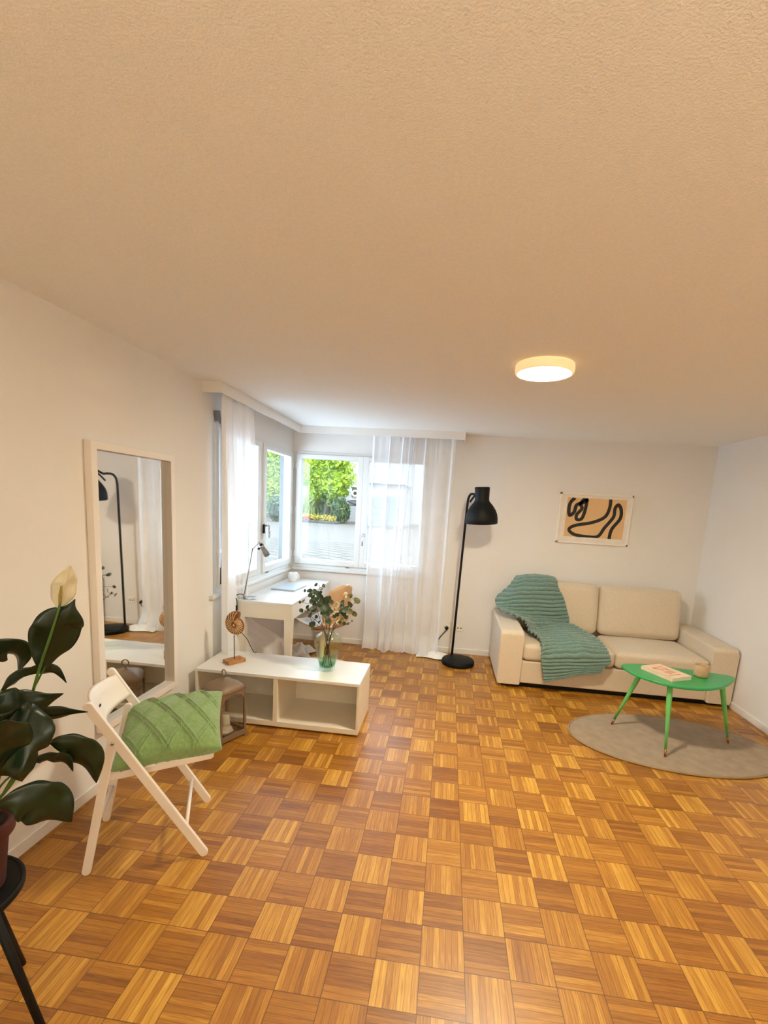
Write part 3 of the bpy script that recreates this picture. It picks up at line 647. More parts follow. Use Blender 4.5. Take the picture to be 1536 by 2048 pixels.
for k in range(23):
    a = 2 * PI * (k + .5) / 23; r = sp_r(a)
    for sgn in (-1, 1):
        q = [SC + Rsh @ Vector((math.cos(st_a + a + (1 - t) * .55) * r * t, sgn * (.024 if t < .6 else .024 - (t - .6) * .04), math.sin(st_a + a + (1 - t) * .55) * r * t)) for t in (.26, .42, .58, .76, .94)]
        rb2.tube(q, [.0012, .0023, .0033, .0041, .0034], 6, sub=2)
for sgn in (-1, 1): rb2.lathe([(0, .003), (.008, .002), (.011, -.001)], SC + Rsh @ Vector((0, sgn * .025, 0)), 16, Matrix.Rotation(sgn * PI / 2, 3, 'X') if sgn < 0 else Matrix.Rotation(-PI / 2, 3, 'X'))
rb2.build('shell_ribs', M['shellw'], c)
MB().tube([SC + Vector((.025, .02, -.06)), SC + Vector((.045, .03, -.085)), SC + Vector((.062, .06, -.13)), SC + Vector((.055, .12, -.19)), SC + Vector((.05, .20, -.27)), Vector((SC.x + .05, BY1 - .01, BZ + .003)), Vector((SC.x + .05, BY1 + .012, BZ - .03)), Vector((SC.x + .05, BY1 + .02, .1))], .0025, 8, sub=5).build('cord', M['black'], c)

# ------------------------------------------------------------------ vase with eucalyptus
VX, VY = -.987, 1.42
vp = [(.052, 0), (.056, .004), (.058, .012), (.054, .02), (.060, .05), (.077, .11), (.092, .17), (.100, .215), (.098, .245), (.084, .268), (.060, .282), (.047, .292), (.042, .302), (.043, .312), (.046, .316)]
vi = [(.043, .316), (.039, .304), (.043, .290), (.057, .278), (.080, .264), (.094, .242), (.096, .214), (.088, .17), (.073, .11), (.055, .052), (.045, .030), (0, .026)]
o = MB().lathe([(0, .0)] + vp + vi, (VX, VY, BZ), 64).build('glass_vase', M['vase'], org=(VX, VY, BZ))
tag(o, 'green glass vase with a dark green foot on the white shelf unit', 'vase')
def vz(a, b_, Y): return P(580 + a / 9.6, 1150 + b_ / 9.6, y=Y)
NECK = Vector((VX, VY, BZ + .300))
stems = [ # tip px, depth offset, leaves px (a,b,size)
 ('eucalyptus_stem', 'eucalyptus stem with a lone round leaf hanging low on the left of the vase', (430, 900), -.03, [(430, 945, 68), (505, 800, 40), (380, 785, 40), (560, 900, 30)]),
 ('eucalyptus_stem', 'eucalyptus stem reaching furthest left, ending in one oval leaf', (225, 640), .02, [(215, 680, 48), (335, 612, 46), (350, 665, 30), (450, 660, 60), (400, 745, 30)]),
 ('eucalyptus_stem', 'tallest eucalyptus stem, two small leaves at its tip', (565, 170), .03, [(500, 185, 42), (645, 205, 44), (285, 300, 36), (380, 300, 58), (190, 520, 36), (590, 330, 34)]),
 ('eucalyptus_stem', 'eucalyptus stem with dense dark leaves at the left centre of the bunch', (470, 330), -.04, [(470, 320, 62), (390, 380, 56), (560, 385, 60), (410, 505, 50), (500, 470, 75), (470, 560, 60), (530, 350, 50), (440, 420, 50)]),
 ('eucalyptus_stem', 'eucalyptus stem with large dark leaves in the middle of the bunch', (720, 450), -.05, [(620, 500, 80), (700, 480, 75), (760, 440, 45), (790, 520, 55), (560, 560, 65), (690, 590, 80), (640, 660, 75), (740, 650, 60), (600, 420, 55)]),
 ('eucalyptus_stem', 'shorter eucalyptus stem low in the middle, just above the vase neck', (740, 800), -.06, [(720, 720, 75), (660, 740, 60), (740, 880, 62), (790, 700, 45), (700, 830, 50), (620, 720, 45), (860, 790, 50)]),
 ('eucalyptus_stem', 'eucalyptus stem at the right centre with dark upright leaves', (1000, 520), .0, [(1000, 590, 60), (1010, 520, 45), (1060, 660, 70), (980, 700, 50), (1030, 740, 55), (900, 760, 50), (1070, 800, 55)]),
 ('eucalyptus_stem', 'eucalyptus stem leaning right with a curved olive leaf at the top', (1280, 470), .02, [(1285, 490, 74), (1155, 405, 56), (1150, 565, 68), (1150, 695, 62), (1230, 740, 55), (1100, 620, 50), (1255, 760, 44)]),
 ('eucalyptus_stem', 'eucalyptus stem lying lowest to the right of the vase', (1130, 930), -.02, [(1110, 935, 32), (1040, 930, 40), (1190, 880, 22), (1000, 850, 45), (960, 900, 40)])]
def leaf_disc(mb, c, r, n, roll, asp=1.0, cup=.12):
    n = n.normalized(); a = Vector((0, 0, 1)) if abs(n.z) < .9 else Vector((1, 0, 0)); u = (a - n * a.dot(n)).normalized(); u = Matrix.Rotation(roll, 3, n) @ u; w_ = n.cross(u)
    vs = [c - n * r * cup]; k_ = 12
    for rr in (.55, 1):
        for k in range(k_):
            t = 2 * PI * k / k_; x = math.cos(t) * rr * asp * (1 - .18 * math.sin(t)); y = math.sin(t) * rr
            vs.append(c + u * (y * r) + w_ * (x * r) + n * (r * cup * (rr * rr - 1)) )
    fs = [(0, 1 + k, 1 + (k + 1) % k_) for k in range(k_)] + [(1 + k, 1 + k_ + k, 1 + k_ + (k + 1) % k_, 1 + (k + 1) % k_) for k in range(k_)]
    mb.add(vs, fs)
toc = (CAM - Vector((VX, VY, .9))).normalized()
rnd = random.Random(3)
for i, (nm, lab, tip, dy, lv) in enumerate(stems):
    tp = vz(*tip, VY + dy); side = 1 if tp.x < VX else -1
    nk = NECK + Vector((-side * min(.03, abs(tp.x - VX) * .25 + .006), dy * .35, 0))
    bt = Vector((VX + side * (.012 + .025 * rnd.random()), VY + rnd.uniform(-.02, .02), BZ + .035))
    path = [bt, bt.lerp(nk, .5), nk, nk.lerp(tp, .5) + Vector((-side * .010, dy * .4, .01)), tp]
    c = thing(nm, lab, 'plant stem', bt, 'eucalyptus stems in the green vase')
    qs = spline(path, 8); g = MB().tube(qs, [.0028 - .0016 * k / len(qs) for k in range(len(qs))], 7)
    lf = MB()
    for (a, b_, sz) in lv:
        p = vz(a, b_, VY + dy + rnd.uniform(-.035, .035)); q = min(qs[16:], key=lambda w_: (w_ - p).length + .25 * max(0, w_.z - p.z + .01))
        g.tube([q, q.lerp(p, .5) + Vector((0, 0, -.003)), p], [.0017, .0014, .0010], 5)
        n_ = (toc + Vector((rnd.uniform(-.7, .7), rnd.uniform(-.3, .3), rnd.uniform(-.4, .8)))).normalized()
        leaf_disc(lf, p, sz / 9.6 * 3.25 / F * 1.0, n_, rnd.uniform(-.9, .9), rnd.uniform(.72, 1.0), .25)
    g.build('stem', M['twig'], c); lf.build('foliage', M['eucb'] if i in (7, 8) else M['euca'], c)
for k, (lab, tip, cl) in enumerate((('sprig of tiny white blossoms at the upper right of the bunch', (1070, 360), [(1060, 345), (1100, 350), (1065, 420), (1075, 390), (1050, 380)]),
                                    ('sprig of cream blossoms in the middle right of the bunch', (900, 530), [(900, 520), (925, 555), (830, 640), (870, 690), (800, 690), (890, 640), (845, 730), (810, 660), (900, 700), (930, 600)]),
                                    ('sprig of small cream flowers low over the right of the vase neck', (940, 870), [(930, 880), (900, 900), (945, 910), (800, 960), (780, 990), (920, 930), (1100, 760), (790, 770), (825, 850), (620, 780), (590, 750), (660, 950), (570, 810)]))):
    tp = vz(*tip, VY - .03); bt = Vector((VX + .01 * k - .01, VY + .01, BZ + .035)); c = thing('blossom_sprig', lab, 'plant stem', bt, 'blossom sprigs in the green vase')
    qs = spline([bt, NECK + Vector((.004 * k, .01, 0)), NECK.lerp(tp, .55), tp], 8); g = MB().tube(qs, .0011, 6); fl = MB()
    for a, b_ in cl:
        p = vz(a, b_, VY - .03 + rnd.uniform(-.03, .03)); q = min(qs[8:], key=lambda w_: (w_ - p).length); g.tube([q, p], .0007, 5)
        for _ in range(5):
            cc = p + Vector((rnd.uniform(-1, 1), rnd.uniform(-1, 1), rnd.uniform(-1, 1))) * .006; leaf_disc(fl, cc, .0042, Vector((rnd.uniform(-.5, .5), -1, rnd.uniform(-.2, .8))), rnd.random() * 3, 1, .4)
    g.build('stem', M['twig'], c); fl.build('flowers', M['blossom'], c)

# ------------------------------------------------------------------ lantern
LC = Vector((-1.590, 1.035, 0)); LR = rotz(math.radians(63.4)); hs = .1025
c = thing('lantern', 'taupe metal lantern with ring handle and arched panes, before the white shelf unit', 'lantern', LC)
def lb(x, y, z): return LR @ Vector((x, y, z)) + LC
g = MB()
for sx_ in (-1, 1):
    for sy_ in (-1, 1): g.box(lb(sx_ * (hs - .006), sy_ * (hs - .006), .006), (.022, .022, .012), LR, .002)
g.box(lb(0, 0, .020), (2 * hs, 2 * hs, .016), LR, .002)
for k in range(4):
    Rk = LR @ rotz(k * PI / 2); g.box(LC + Rk @ Vector((hs - .004, 0, .038)), (.008, 2 * hs, .024), Rk, .001)
g.build('base_tray', M['lantern'], c)
g = MB()
for k in range(4):
    Rk = LR @ rotz(k * PI / 2); g.box(LC + Rk @ Vector((hs - .008, hs - .008, .17)), (.016, .016, .25), Rk, .0015)
    # arched plate
    hw = hs - .008; pts2 = []
    top = .345; sp_ = .262; apx = .325
    nseg = 16; outl = [(-hw, sp_), (-hw, top), (hw, top), (hw, sp_)]
    arch = [(hw * .86 * math.cos(PI * t / nseg), sp_ + (apx - sp_) * math.sin(PI * t / nseg) ** .8) for t in range(nseg + 1)]
    vs = []; fs = []
    for s_, off in ((0, hs - .004), (1, hs - .001)):
        for (a, z_) in arch: vs.append(LC + Rk @ Vector((off, a, z_)))
        for t in range(nseg + 1): vs.append(LC + Rk @ Vector((off, hw - 2 * hw * t / nseg, top)))
    N_ = nseg + 1
    for s_ in (0, 1):
        o_ = s_ * 2 * N_
        for t in range(nseg): fs.append((o_ + t, o_ + t + 1, o_ + N_ + t + 1, o_ + N_ + t))
    for t in range(nseg): fs.append((t, t + 1, 2 * N_ + t + 1, 2 * N_ + t))
    g.add(vs, fs, False)
g.build('frame', M['lantern'], c)
cp = [(.104, .338), (.107, .344), (.107, .352), (.098, .368), (.080, .385), (.058, .396), (.036, .404), (.018, .412), (.010, .422), (0, .424)]
g = MB(); vs = []; fs = []; ns = 24
def sq(r, t):
    a = 2 * PI * t / ns; cx_, cy_ = math.cos(a), math.sin(a); p_ = 6; m_ = (abs(cx_) ** p_ + abs(cy_) ** p_) ** (1 / p_); return r * cx_ / m_, r * cy_ / m_
for r, z_ in cp:
    for t in range(ns): x, y = sq(r, t + .0); vs.append(lb(x, y, z_))
for i in range(len(cp) - 1):
    for t in range(ns): fs.append((i * ns + t, i * ns + (t + 1) % ns, (i + 1) * ns + (t + 1) % ns, (i + 1) * ns + t))
g.add(vs, fs).build('roof', M['lantern'], c)
g = MB().lathe([(.007, .420), (.011, .426), (.007, .434), (0, .436)], LC, 16)
rg_ = [LC + LR @ Vector((0, .021 * math.cos(2 * PI * k / 24), .452 + .021 * math.sin(2 * PI * k / 24))) for k in range(25)]
g.tube(rg_, .0042, 10, False).build('ring_handle', M['lantern'], c)
for k in range(4):
    Rk = LR @ rotz(k * PI / 2); MB().box(LC + Rk @ Vector((hs - .008, 0, .178)), (.002, 2 * hs - .03, .25), Rk).build('glass_pane', M['lglass'], c)
g = MB(); bm = bmesh.new(); bmesh.ops.create_icosphere(bm, subdivisions=4, radius=1)
for v in bm.verts:
    q = v.co.copy(); k_ = 1 + .22 * noise.noise(q * 1.8) + .08 * noise.noise(q * 5); v.co = Vector((q.x * .060, q.y * .042, q.z * .026)) * k_
bm.verts.index_update(); sc0 = LC + Vector((.022, -.03, .056)); g.add([LR @ v.co + sc0 for v in bm.verts], [[v.index for v in f.verts] for f in bm.faces]); bm.free()
tag(g.build('stone', M['stone']), 'pale stone lying on the bottom inside the lantern', 'stone')
cc = LC + Vector((-.015, .045, .030))
tag(MB().lathe([(0, 0), (.032, 0), (.034, .004), (.034, .10), (.030, .108), (.006, .104), (0, .103)], cc, 32).tube([cc + Vector((0, 0, .10)), cc + Vector((.001, 0, .116))], .0012, 6).build('candle', M['candle']), 'pale pillar candle standing inside the lantern', 'candle')

# ------------------------------------------------------------------ mirror
MY0, MY1, MZ0, MZ1, MX = .345, 1.026, .335, 1.851, -1.910
c = thing('wall_mirror', 'tall rectangular mirror with a white box frame on the left wall', 'mirror', (XL, (MY0 + MY1) / 2, MZ0))
g = MB(); fwid = .040
g.bb(XL + .001, MX, MY0, MY0 + fwid, MZ0, MZ1, .002); g.bb(XL + .001, MX, MY1 - fwid, MY1, MZ0, MZ1, .002); g.bb(XL + .001, MX, MY0 + fwid - .002, MY1 - fwid + .002, MZ0, MZ0 + fwid, .002); g.bb(XL + .001, MX, MY0 + fwid - .002, MY1 - fwid + .002, MZ1 - fwid, MZ1, .002)
g.build('frame', M['wpaint'], c)
MB().bb(XL + .002, XL + .005, MY0 + fwid - .003, MY1 - fwid + .003, MZ0 + fwid - .003, MZ1 - fwid + .003).build('mirror_glass', M['mirror'], c)

# ------------------------------------------------------------------ folding chair
CA = Vector((-1.574, -.189, 0)); dF = Vector((.893, .451, 0)).normalized(); dW = Vector((-.451, .893, 0)).normalized(); CWD = .412
def cq_(s_, w_, z_): return CA + dF * s_ + dW * w_ + Vector((0, 0, z_))
def stick(mb, a, b_, w_, th, wc):          # flat bar with rounded ends in the (s,z) plane
    d_ = Vector((b_[0] - a[0], b_[1] - a[1])); L_ = d_.length; d_.normalize(); n_ = Vector((-d_.y, d_.x)); r = w_ / 2; out = []
    for (e, s0) in ((Vector(a) + d_ * r, PI / 2), (Vector(b_) - d_ * r, -PI / 2)):
        for k in range(9):
            t = s0 + PI * k / 8; out.append(e + d_ * (math.cos(t) * r) + n_ * (math.sin(t) * r))
    Tm = Matrix(((dF.x, 0, dW.x, CA.x), (dF.y, 0, dW.y, CA.y), (0, 1, 0, 0), (0, 0, 0, 1)))
    return mb.prism([tuple(p) for p in out], wc - th / 2, wc + th / 2, .003, Tm, False)
c = thing('folding_chair', 'white wooden folding chair with a green cushion, in front of the mirror', 'chair', cq_(.23, .2, 0))
for w_ in (.011, CWD - .011):
    lg = stick(MB(), (.466, .0), (.030, .778), .036, .020, w_).build('leg', M['wpaint'], c)
for w_ in (.034, CWD - .034): stick(MB(), (-.004, .0), (.112, .605), .034, .020, w_).build('leg', M['wpaint'], c)
g = MB()
for w_ in (.058, CWD - .058): stick(g, (.085, .419), (.50, .462), .030, .020, w_)
g.build('seat_rail', M['wpaint'], c)
g = MB(); sl = Vector((.415, .043)); Ls = sl.length; sa = math.atan2(.043, .415)
Rc = Matrix((dF, dW, Vector((0, 0, 1)))).transposed() @ Matrix.Rotation(-sa, 3, 'Y')
for k in range(9):
    t = (k + .5) / 9; g.box(cq_(.09 + .40 * t, CWD / 2, .437 + .042 * t), (.036, CWD - .10, .010), Rc, .003)
g.build('seat', M['wpaint'], c)
def bkr(u, v, off):
    w_ = .021 + (CWD - .042) * u; zc = .640 + .108 * v; s_ = .030 + (.778 - zc) * .56 - .052 * math.sin(PI * u) + off
    return cq_(s_ + .012, w_, zc + .010 * math.sin(PI * u) * (1 if v > .5 else -.6))
g = MB(); nu, nv = 24, 8; fr = [[bkr(i / nu, j / nv, 0) for i in range(nu + 1)] for j in range(nv + 1)]; bk_ = [[bkr(i / nu, j / nv, -.010) for i in range(nu + 1)] for j in range(nv + 1)]
vs = [p for r in fr for p in r] + [p for r in bk_ for p in r]; N_ = (nu + 1) * (nv + 1); fs = []
for j in range(nv):
    for i in range(nu):
        a = j * (nu + 1) + i; fs += [(a, a + 1, a + nu + 2, a + nu + 1), (N_ + a, N_ + a + nu + 1, N_ + a + nu + 2, N_ + a + 1)]
for i in range(nu):
    fs.append((i, N_ + i, N_ + i + 1, i + 1)); a = nv * (nu + 1) + i; fs.append((a, a + 1, N_ + a + 1, N_ + a))
bkrest = g.add(vs, fs).build('backrest', M['wpaint'], c)
hp = bkr(.42, .5, .0005); hn = dF
g = MB(); vs = []; k_ = 20
for off in (.0, .0012):
    for k in range(k_): t = 2 * PI * k / k_; vs.append(hp + dF * off + dW * (.016 * math.cos(t)) + Vector((0, 0, .011 * math.sin(t))))
g.add(vs, [tuple(range(k_, 2 * k_))] + [(k, (k + 1) % k_, k_ + (k + 1) % k_, k_ + k) for k in range(k_)], False).build('grip_hole', M['twig'], bkrest)
MB().tube([cq_(.385, .02, .145), cq_(.385, CWD - .02, .145)], .0085, 14).build('stretcher', M['wpaint'], c)
MB().tube([cq_(.030, .04, .185), cq_(.030, CWD - .04, .185)], .0085, 14).build('stretcher', M['wpaint'], c)
for w_ in (0, CWD): MB().tube([cq_(.118, w_ - .002, .598), cq_(.118, w_ + .002, .598)], .008, 12).build('hinge_bolt', M['chrome'], c)

# cushion
PW = .44; pc = cq_(.316, .248, .522)
Rp = Matrix((dF, dW, Vector((0, 0, 1)))).transposed() @ Matrix.Rotation(math.radians(12), 3, 'X') @ Matrix.Rotation(math.radians(-5.5), 3, 'Y')
vs = []; fs = []; n_ = 150
for side in (1, -1):
    for j in range(n_ + 1):
        for i in range(n_ + 1):
            u = i / n_ * 2 - 1; v = j / n_ * 2 - 1
            e = ((1 - u ** 2) * (1 - v ** 2)); th = .092 * e ** .40
            pin = 1 - .055 * (1 - abs(v) ** 2) * abs(u) ** 3; pin2 = 1 - .055 * (1 - abs(u) ** 2) * abs(v) ** 3
            X_ = u * PW / 2 * pin; Y_ = v * PW / 2 * pin2
            pch = .118; best = 0
            for q in ((X_ * 1.0 + Y_ * .62), (X_ * 1.0 - Y_ * .62)):
                q = (q + .5 * pch) % pch - .5 * pch
                best = max(best, math.exp(-((abs(q) - .0085) / .0042) ** 2))
            h_ = th + .009 * best * min(1, e * 8) + .0016 * noise.noise(Vector((X_, Y_, side)) * 160) + .004 * noise.noise(Vector((X_, Y_, side * 3)) * 14)
            if i in (0, n_) or j in (0, n_): h_ = 0
            z_ = side * h_
            if side < 0: z_ = max(z_, -.062)
            vs.append(Rp @ Vector((X_, Y_, z_)) + pc)
for s_ in (0, 1):
    o_ = s_ * (n_ + 1) ** 2
    for j in range(n_):
        for i in range(n_): a = o_ + j * (n_ + 1) + i; fs.append((a, a + 1, a + n_ + 2, a + n_ + 1))
g = MB().add(vs, fs); cu = g.build('cushion', M['pillow'])
bm = bmesh.new(); bm.from_mesh(cu.data); bmesh.ops.remove_doubles(bm, verts=bm.verts, dist=1e-5); bmesh.ops.recalc_face_normals(bm, faces=bm.faces); bm.to_mesh(cu.data); bm.free()
tag(cu, 'sage green plush cushion with a raised diamond pattern, on the folding chair', 'cushion')

# ------------------------------------------------------------------ stool, pot, peace lily
TS = Vector((-1.475, -.735, 0)); ZS = .455
c = thing('round_stool', 'small round black stool carrying the potted plant, cut by the left photo edge', 'stool', TS)
MB().lathe([(0, ZS - .012), (.145, ZS - .012), (.150, ZS - .006), (.151, ZS + .010), (.147, ZS + .016), (.140, ZS + .012), (.136, ZS), (0, ZS)], TS, 56).build('seat', M['black'], c)
for a in (100, 10, 190, 280):
    d_ = Vector((math.cos(math.radians(a)), math.sin(math.radians(a)), 0)); MB().tube([TS + d_ * .085 + Vector((0, 0, ZS - .014)), TS + d_ * .205], [.012, .0105], 14).build('leg', M['black'], c)
PT = TS + Vector((.012, .018, ZS)); 
c = thing('saucer', 'thin dark saucer under the terracotta pot on the black stool', 'saucer', PT); 
MB().lathe([(0, .001), (.105, .001), (.125, .008), (.127, .012), (.122, .011), (.102, .005), (0, .005)], PT, 48).build('dish', M['black'], c)
c = thing('potted_peace_lily', 'dark-leaved peace lily with one white spathe in a terracotta pot, left edge', 'potted plant', PT)
MB().lathe([(0, .006), (.078, .006), (.084, .012), (.100, .165), (.110, .170), (.116, .178), (.118, .212), (.112, .220), (.104, .216), (.101, .19), (.0, .188)], PT, 56).build('pot', M['terra'], c)
MB().lathe([(0, .197), (.06, .194), (.102, .190)], PT, 32).build('soil', M['soil'], c)
root = PT + Vector((0, 0, .19))
def leaf3(ctrl, widths, tilt, name='leaf', m_=None, cupp=.18, stem=True, par=None, droop=0, wav=.03):
    """ctrl: list of (px,py,Y); midrib; widths in m; tilt rotates the blade about the midrib away from facing the camera"""
    q = [P(a, b_, y=Y) for a, b_, Y in ctrl]; sp2 = spline(q, 10); n = len(sp2); vs = []; nw = 8
    wi = [widths[0]]
    W_ = [Vector((w_, 0, 0)) for w_ in widths]; ws = [v.x for v in spline(W_, max(1, (n - 1) // (len(W_) - 1)))]
    for i, p in enumerate(sp2):
        t = (sp2[min(i + 1, n - 1)] - sp2[max(i - 1, 0)]).normalized(); v_ = (CAM - p).normalized(); s_ = t.cross(v_).normalized()
        s_ = Matrix.Rotation(tilt + .15 * math.sin(i * .4), 3, t) @ s_; nn = t.cross(s_).normalized()
        k = i / (n - 1) * (len(ws) - 1); k0 = int(k); w_ = ws[k0] if k0 >= len(ws) - 1 else ws[k0] * (1 - (k - k0)) + ws[k0 + 1] * (k - k0); w_ = max(w_, .0004)
        for j in range(nw + 1):
            e = j / nw * 2 - 1; vs.append(p + s_ * (e * w_) + nn * (abs(e) ** 1.5 * w_ * cupp + wav * w_ * math.sin(i * .9 + (2 if e > 0 else 0)) * abs(e) - (.004 if abs(e) < .01 else 0) * min(1, w_ * 40)))
    fs = [(i * (nw + 1) + j, i * (nw + 1) + j + 1, (i + 1) * (nw + 1) + j + 1, (i + 1) * (nw + 1) + j) for i in range(n - 1) for j in range(nw)]
    o_ = MB().add(vs, fs).build(name, m_ or M['leaf'], par or c, solid=.0009)
    if stem:
        b0 = sp2[0]; r0 = root + Vector((max(-.05, min(.05, (b0.x - root.x) * .2)), rnd.uniform(-.03, .03), 0)); mid_ = r0.lerp(b0, .55) + Vector((0, 0, .04))
        MB().tube([r0, mid_, b0, sp2[3]], [.0035, .003, .0022, .0012], 8, sub=6).build('petiole', M['lstem'], o_)
    return o_
leaf3([(84, 1345, -.62), (97, 1300, -.615), (118, 1255, -.61), (138, 1222, -.60), (150, 1198, -.585)], [.004, .030, .055, .060, .045, .012, .001], .25, cupp=.15)
leaf3([(-45, 1345, -.66), (-12, 1312, -.63), (22, 1300, -.60), (40, 1312, -.57), (37, 1343, -.55)], [.005, .035, .040, .028, .001], .7)
leaf3([(-2, 1392, -.70), (28, 1362, -.66), (62, 1347, -.62), (105, 1343, -.58), (133, 1366, -.55)], [.004, .020, .024, .020, .001], 1.0, cupp=.4)
leaf3([(-25, 1420, -.74), (10, 1415, -.72), (45, 1412, -.70), (85, 1402, -.67), (127, 1387, -.64)], [.006, .045, .048, .026, .001], .5)
leaf3([(-5, 1470, -.70), (35, 1450, -.66), (80, 1434, -.62), (125, 1428, -.58), (176, 1424, -.54)], [.004, .018, .028, .022, .001], .9, cupp=.35)
leaf3([(-50, 1440, -.86), (-10, 1470, -.84), (35, 1480, -.82), (75, 1483, -.80), (97, 1492, -.78)], [.010, .075, .085, .060, .002], .1, cupp=.1)
leaf3([(97, 1486, -.66), (115, 1484, -.64), (150, 1494, -.61), (178, 1520, -.58), (193, 1566, -.55)], [.003, .018, .040, .040, .001], .55)
leaf3([(55, 1532, -.70), (80, 1520, -.68), (105, 1517, -.65), (130, 1522, -.62), (146, 1543, -.60)], [.004, .014, .020, .018, .001], .85, cupp=.3)
leaf3([(-8, 1612, -.78), (35, 1605, -.76), (75, 1606, -.73), (110, 1618, -.70), (143, 1644, -.67)], [.005, .040, .062, .050, .001], .45, cupp=.1)
leaf3([(20, 1500, -.82), (30, 1525, -.81), (38, 1545, -.80), (44, 1563, -.79)], [.03, .045, .028, .001], .3)
leaf3([(-10, 1540, -.86), (-2, 1500, -.87), (8, 1470, -.88), (10, 1440, -.89)], [.01, .05, .05, .002], .2)
leaf3([(-70, 1500, -.80), (-100, 1450, -.84), (-140, 1430, -.90), (-180, 1470, -.95)], [.01, .05, .05, .002], .5)
leaf3([(-60, 1420, -.70), (-80, 1360, -.68), (-110, 1310, -.66), (-150, 1290, -.64)], [.01, .05, .045, .002], .4)
leaf3([(-80, 1560, -.90), (-120, 1560, -.98), (-160, 1590, -1.05), (-190, 1640, -1.1)], [.01, .05, .045, .002], .5)
# flower
st_pts = [root, P(28, 1560, y=-.70), P(48, 1455, y=-.66), P(75, 1350, y=-.64), P(98, 1280, y=-.63), P(118, 1216, y=-.62), P(121, 1196, y=-.618)]
fo = MB().tube(st_pts, [.0045, .0042, .0040, .0036, .0034, .003, .0028], 10, sub=8).build('flower_stalk', M['lstem'], c)
leaf3([(118, 1217, -.615), (124, 1195, -.605), (131, 1170, -.605), (137, 1148, -.61), (141, 1130, -.615)], [.004, .026, .029, .016, .0008], .15, 'spathe', M['spathe'], .35, False, fo, wav=.0)
MB().tube([P(120, 1208, y=-.632), P(121, 1190, y=-.635), P(123, 1172, y=-.635)], [.0035, .0045, .0025], 10, sub=4).build('spadix', M['spadix'], fo)

# ------------------------------------------------------------------ desk and things on it
DX0, DX1, DY0, DY1, DZ = -1.912, -1.428, 1.89, 3.14, .75
c = thing('desk', 'white desk with two drawers under the corner windows', 'desk', ((DX0 + DX1) / 2, (DY0 + DY1) / 2, 0))
MB().bb(DX0, DX1, DY0, DY1, DZ - .018, DZ, .002).build('desktop', M['white'], c)
g = MB(); zb = .607
g.bb(DX0, DX1 - .002, DY0 + .002, DY0 + .02, zb, DZ - .018); g.bb(DX0, DX1 - .002, DY1 - .02, DY1 - .002, zb, DZ - .018); g.bb(DX0, DX0 + .018, DY0 + .02, DY1 - .02, zb, DZ - .018); g.bb(DX0 + .018, DX1 - .02, DY0 + .02, DY1 - .02, zb, zb + .008)
g.bb(DX0 + .018, DX1 - .02, (DY0 + DY1) / 2 - .01, (DY0 + DY1) / 2 + .01, zb, DZ - .018)
g.build('apron', M['cream'], c)
for a, b_ in ((DY0 + .022, (DY0 + DY1) / 2 - .002), ((DY0 + DY1) / 2 + .002, DY1 - .022)):
    d_ = MB().bb(DX1 - .020, DX1 - .001, a, b_, zb + .002, DZ - .021, .001).build('drawer', M['white'], c)
    h_ = [(a + .28 + .05 * math.cos(t), DZ - .024 + .018 * math.sin(t)) for t in [PI + PI * k / 12 for k in range(13)]]
    Tm = Matrix(((0, 0, 1, 0), (1, 0, 0, 0), (0, 1, 0, 0), (0, 0, 0, 1))); MB().prism(h_, DX1 - .002, DX1, 0, Tm).build('finger_notch', M['dark'], d_)
for x in (DX0 + .035, DX1 - .037):
    for y in (DY0 + .037, DY1 - .037):
        vs = []
        for z_, h_ in ((0, .019), (.58, .032), (zb + .02, .033)):
            for sx_, sy_ in ((-1, -1), (1, -1), (1, 1), (-1, 1)): vs.append((x + sx_ * h_, y + sy_ * h_, z_))
        fs = [(3, 2, 1, 0), (8, 9, 10, 11)] + [(i * 4 + k, i * 4 + (k + 1) % 4, i * 4 + 4 + (k + 1) % 4, i * 4 + 4 + k) for i in range(2) for k in range(4)]
        MB().add(vs, fs, False).build('leg', M['cream'], c)
lc = Vector((-1.70, 2.585, DZ)); la = math.radians(-4)
c = thing('laptop', 'closed silver laptop lying on the white desk', 'laptop', lc)
MB().box(lc + Vector((0, 0, .0055)), (.235, .335, .009), rotz(la), .003).build('body', M['silver'], c)
MB().box(lc + Vector((0, 0, .0125)), (.235, .335, .004), rotz(la), .0018).build('lid', M['silver'], c)
mc = Vector((-1.79, 2.945, DZ))
c = thing('mug', 'white ceramic mug with a handle, on the desk in the window corner', 'mug', mc)
MB().lathe([(0, .0), (.036, 0), (.040, .004), (.050, .03), (.052, .055), (.046, .095), (.043, .097), (.0435, .092), (.048, .055), (.045, .03), (.034, .008), (0, .007)], mc, 40).build('bowl', M['ceram'], c)
MB().tube([mc + Vector((.044, -.012, .082)), mc + Vector((.066, -.018, .080)), mc + Vector((.076, -.02, .058)), mc + Vector((.068, -.018, .036)), mc + Vector((.048, -.013, .028))], .0055, 10, sub=6).build('handle', M['ceram'], c)
bc = P(498, 1196.5, z=DZ); xs = -1.86
bc = Vector((-1.845, 1.985, DZ))
c = thing('desk_lamp', 'brushed metal desk lamp with a small cylinder head, on the near end of the desk', 'desk lamp', bc)
MB().lathe([(0, .0), (.068, 0), (.070, .003), (.068, .007), (0, .008)], bc, 48).build('base', M['chrome'], c)
s0 = bc + Vector((-.02, -.055, .004)); el = P(505.2, 1098, x=-1.84); tpp = P(525.8, 1078, x=-1.84)
MB().tube([s0, s0 + Vector((0, 0, .045))], .0095, 14).tube([s0 + Vector((0, 0, .04)), el], .0052, 12).tube([el - Vector((0, 0, .004)), el + Vector((0, 0, .008))], .0075, 12).tube([el, tpp], .0045, 12).build('stem', M['steel'], c)
ha = P(521, 1088, x=-1.83); hb_ = P(534, 1110, x=-1.80); hd = (hb_ - ha).normalized()
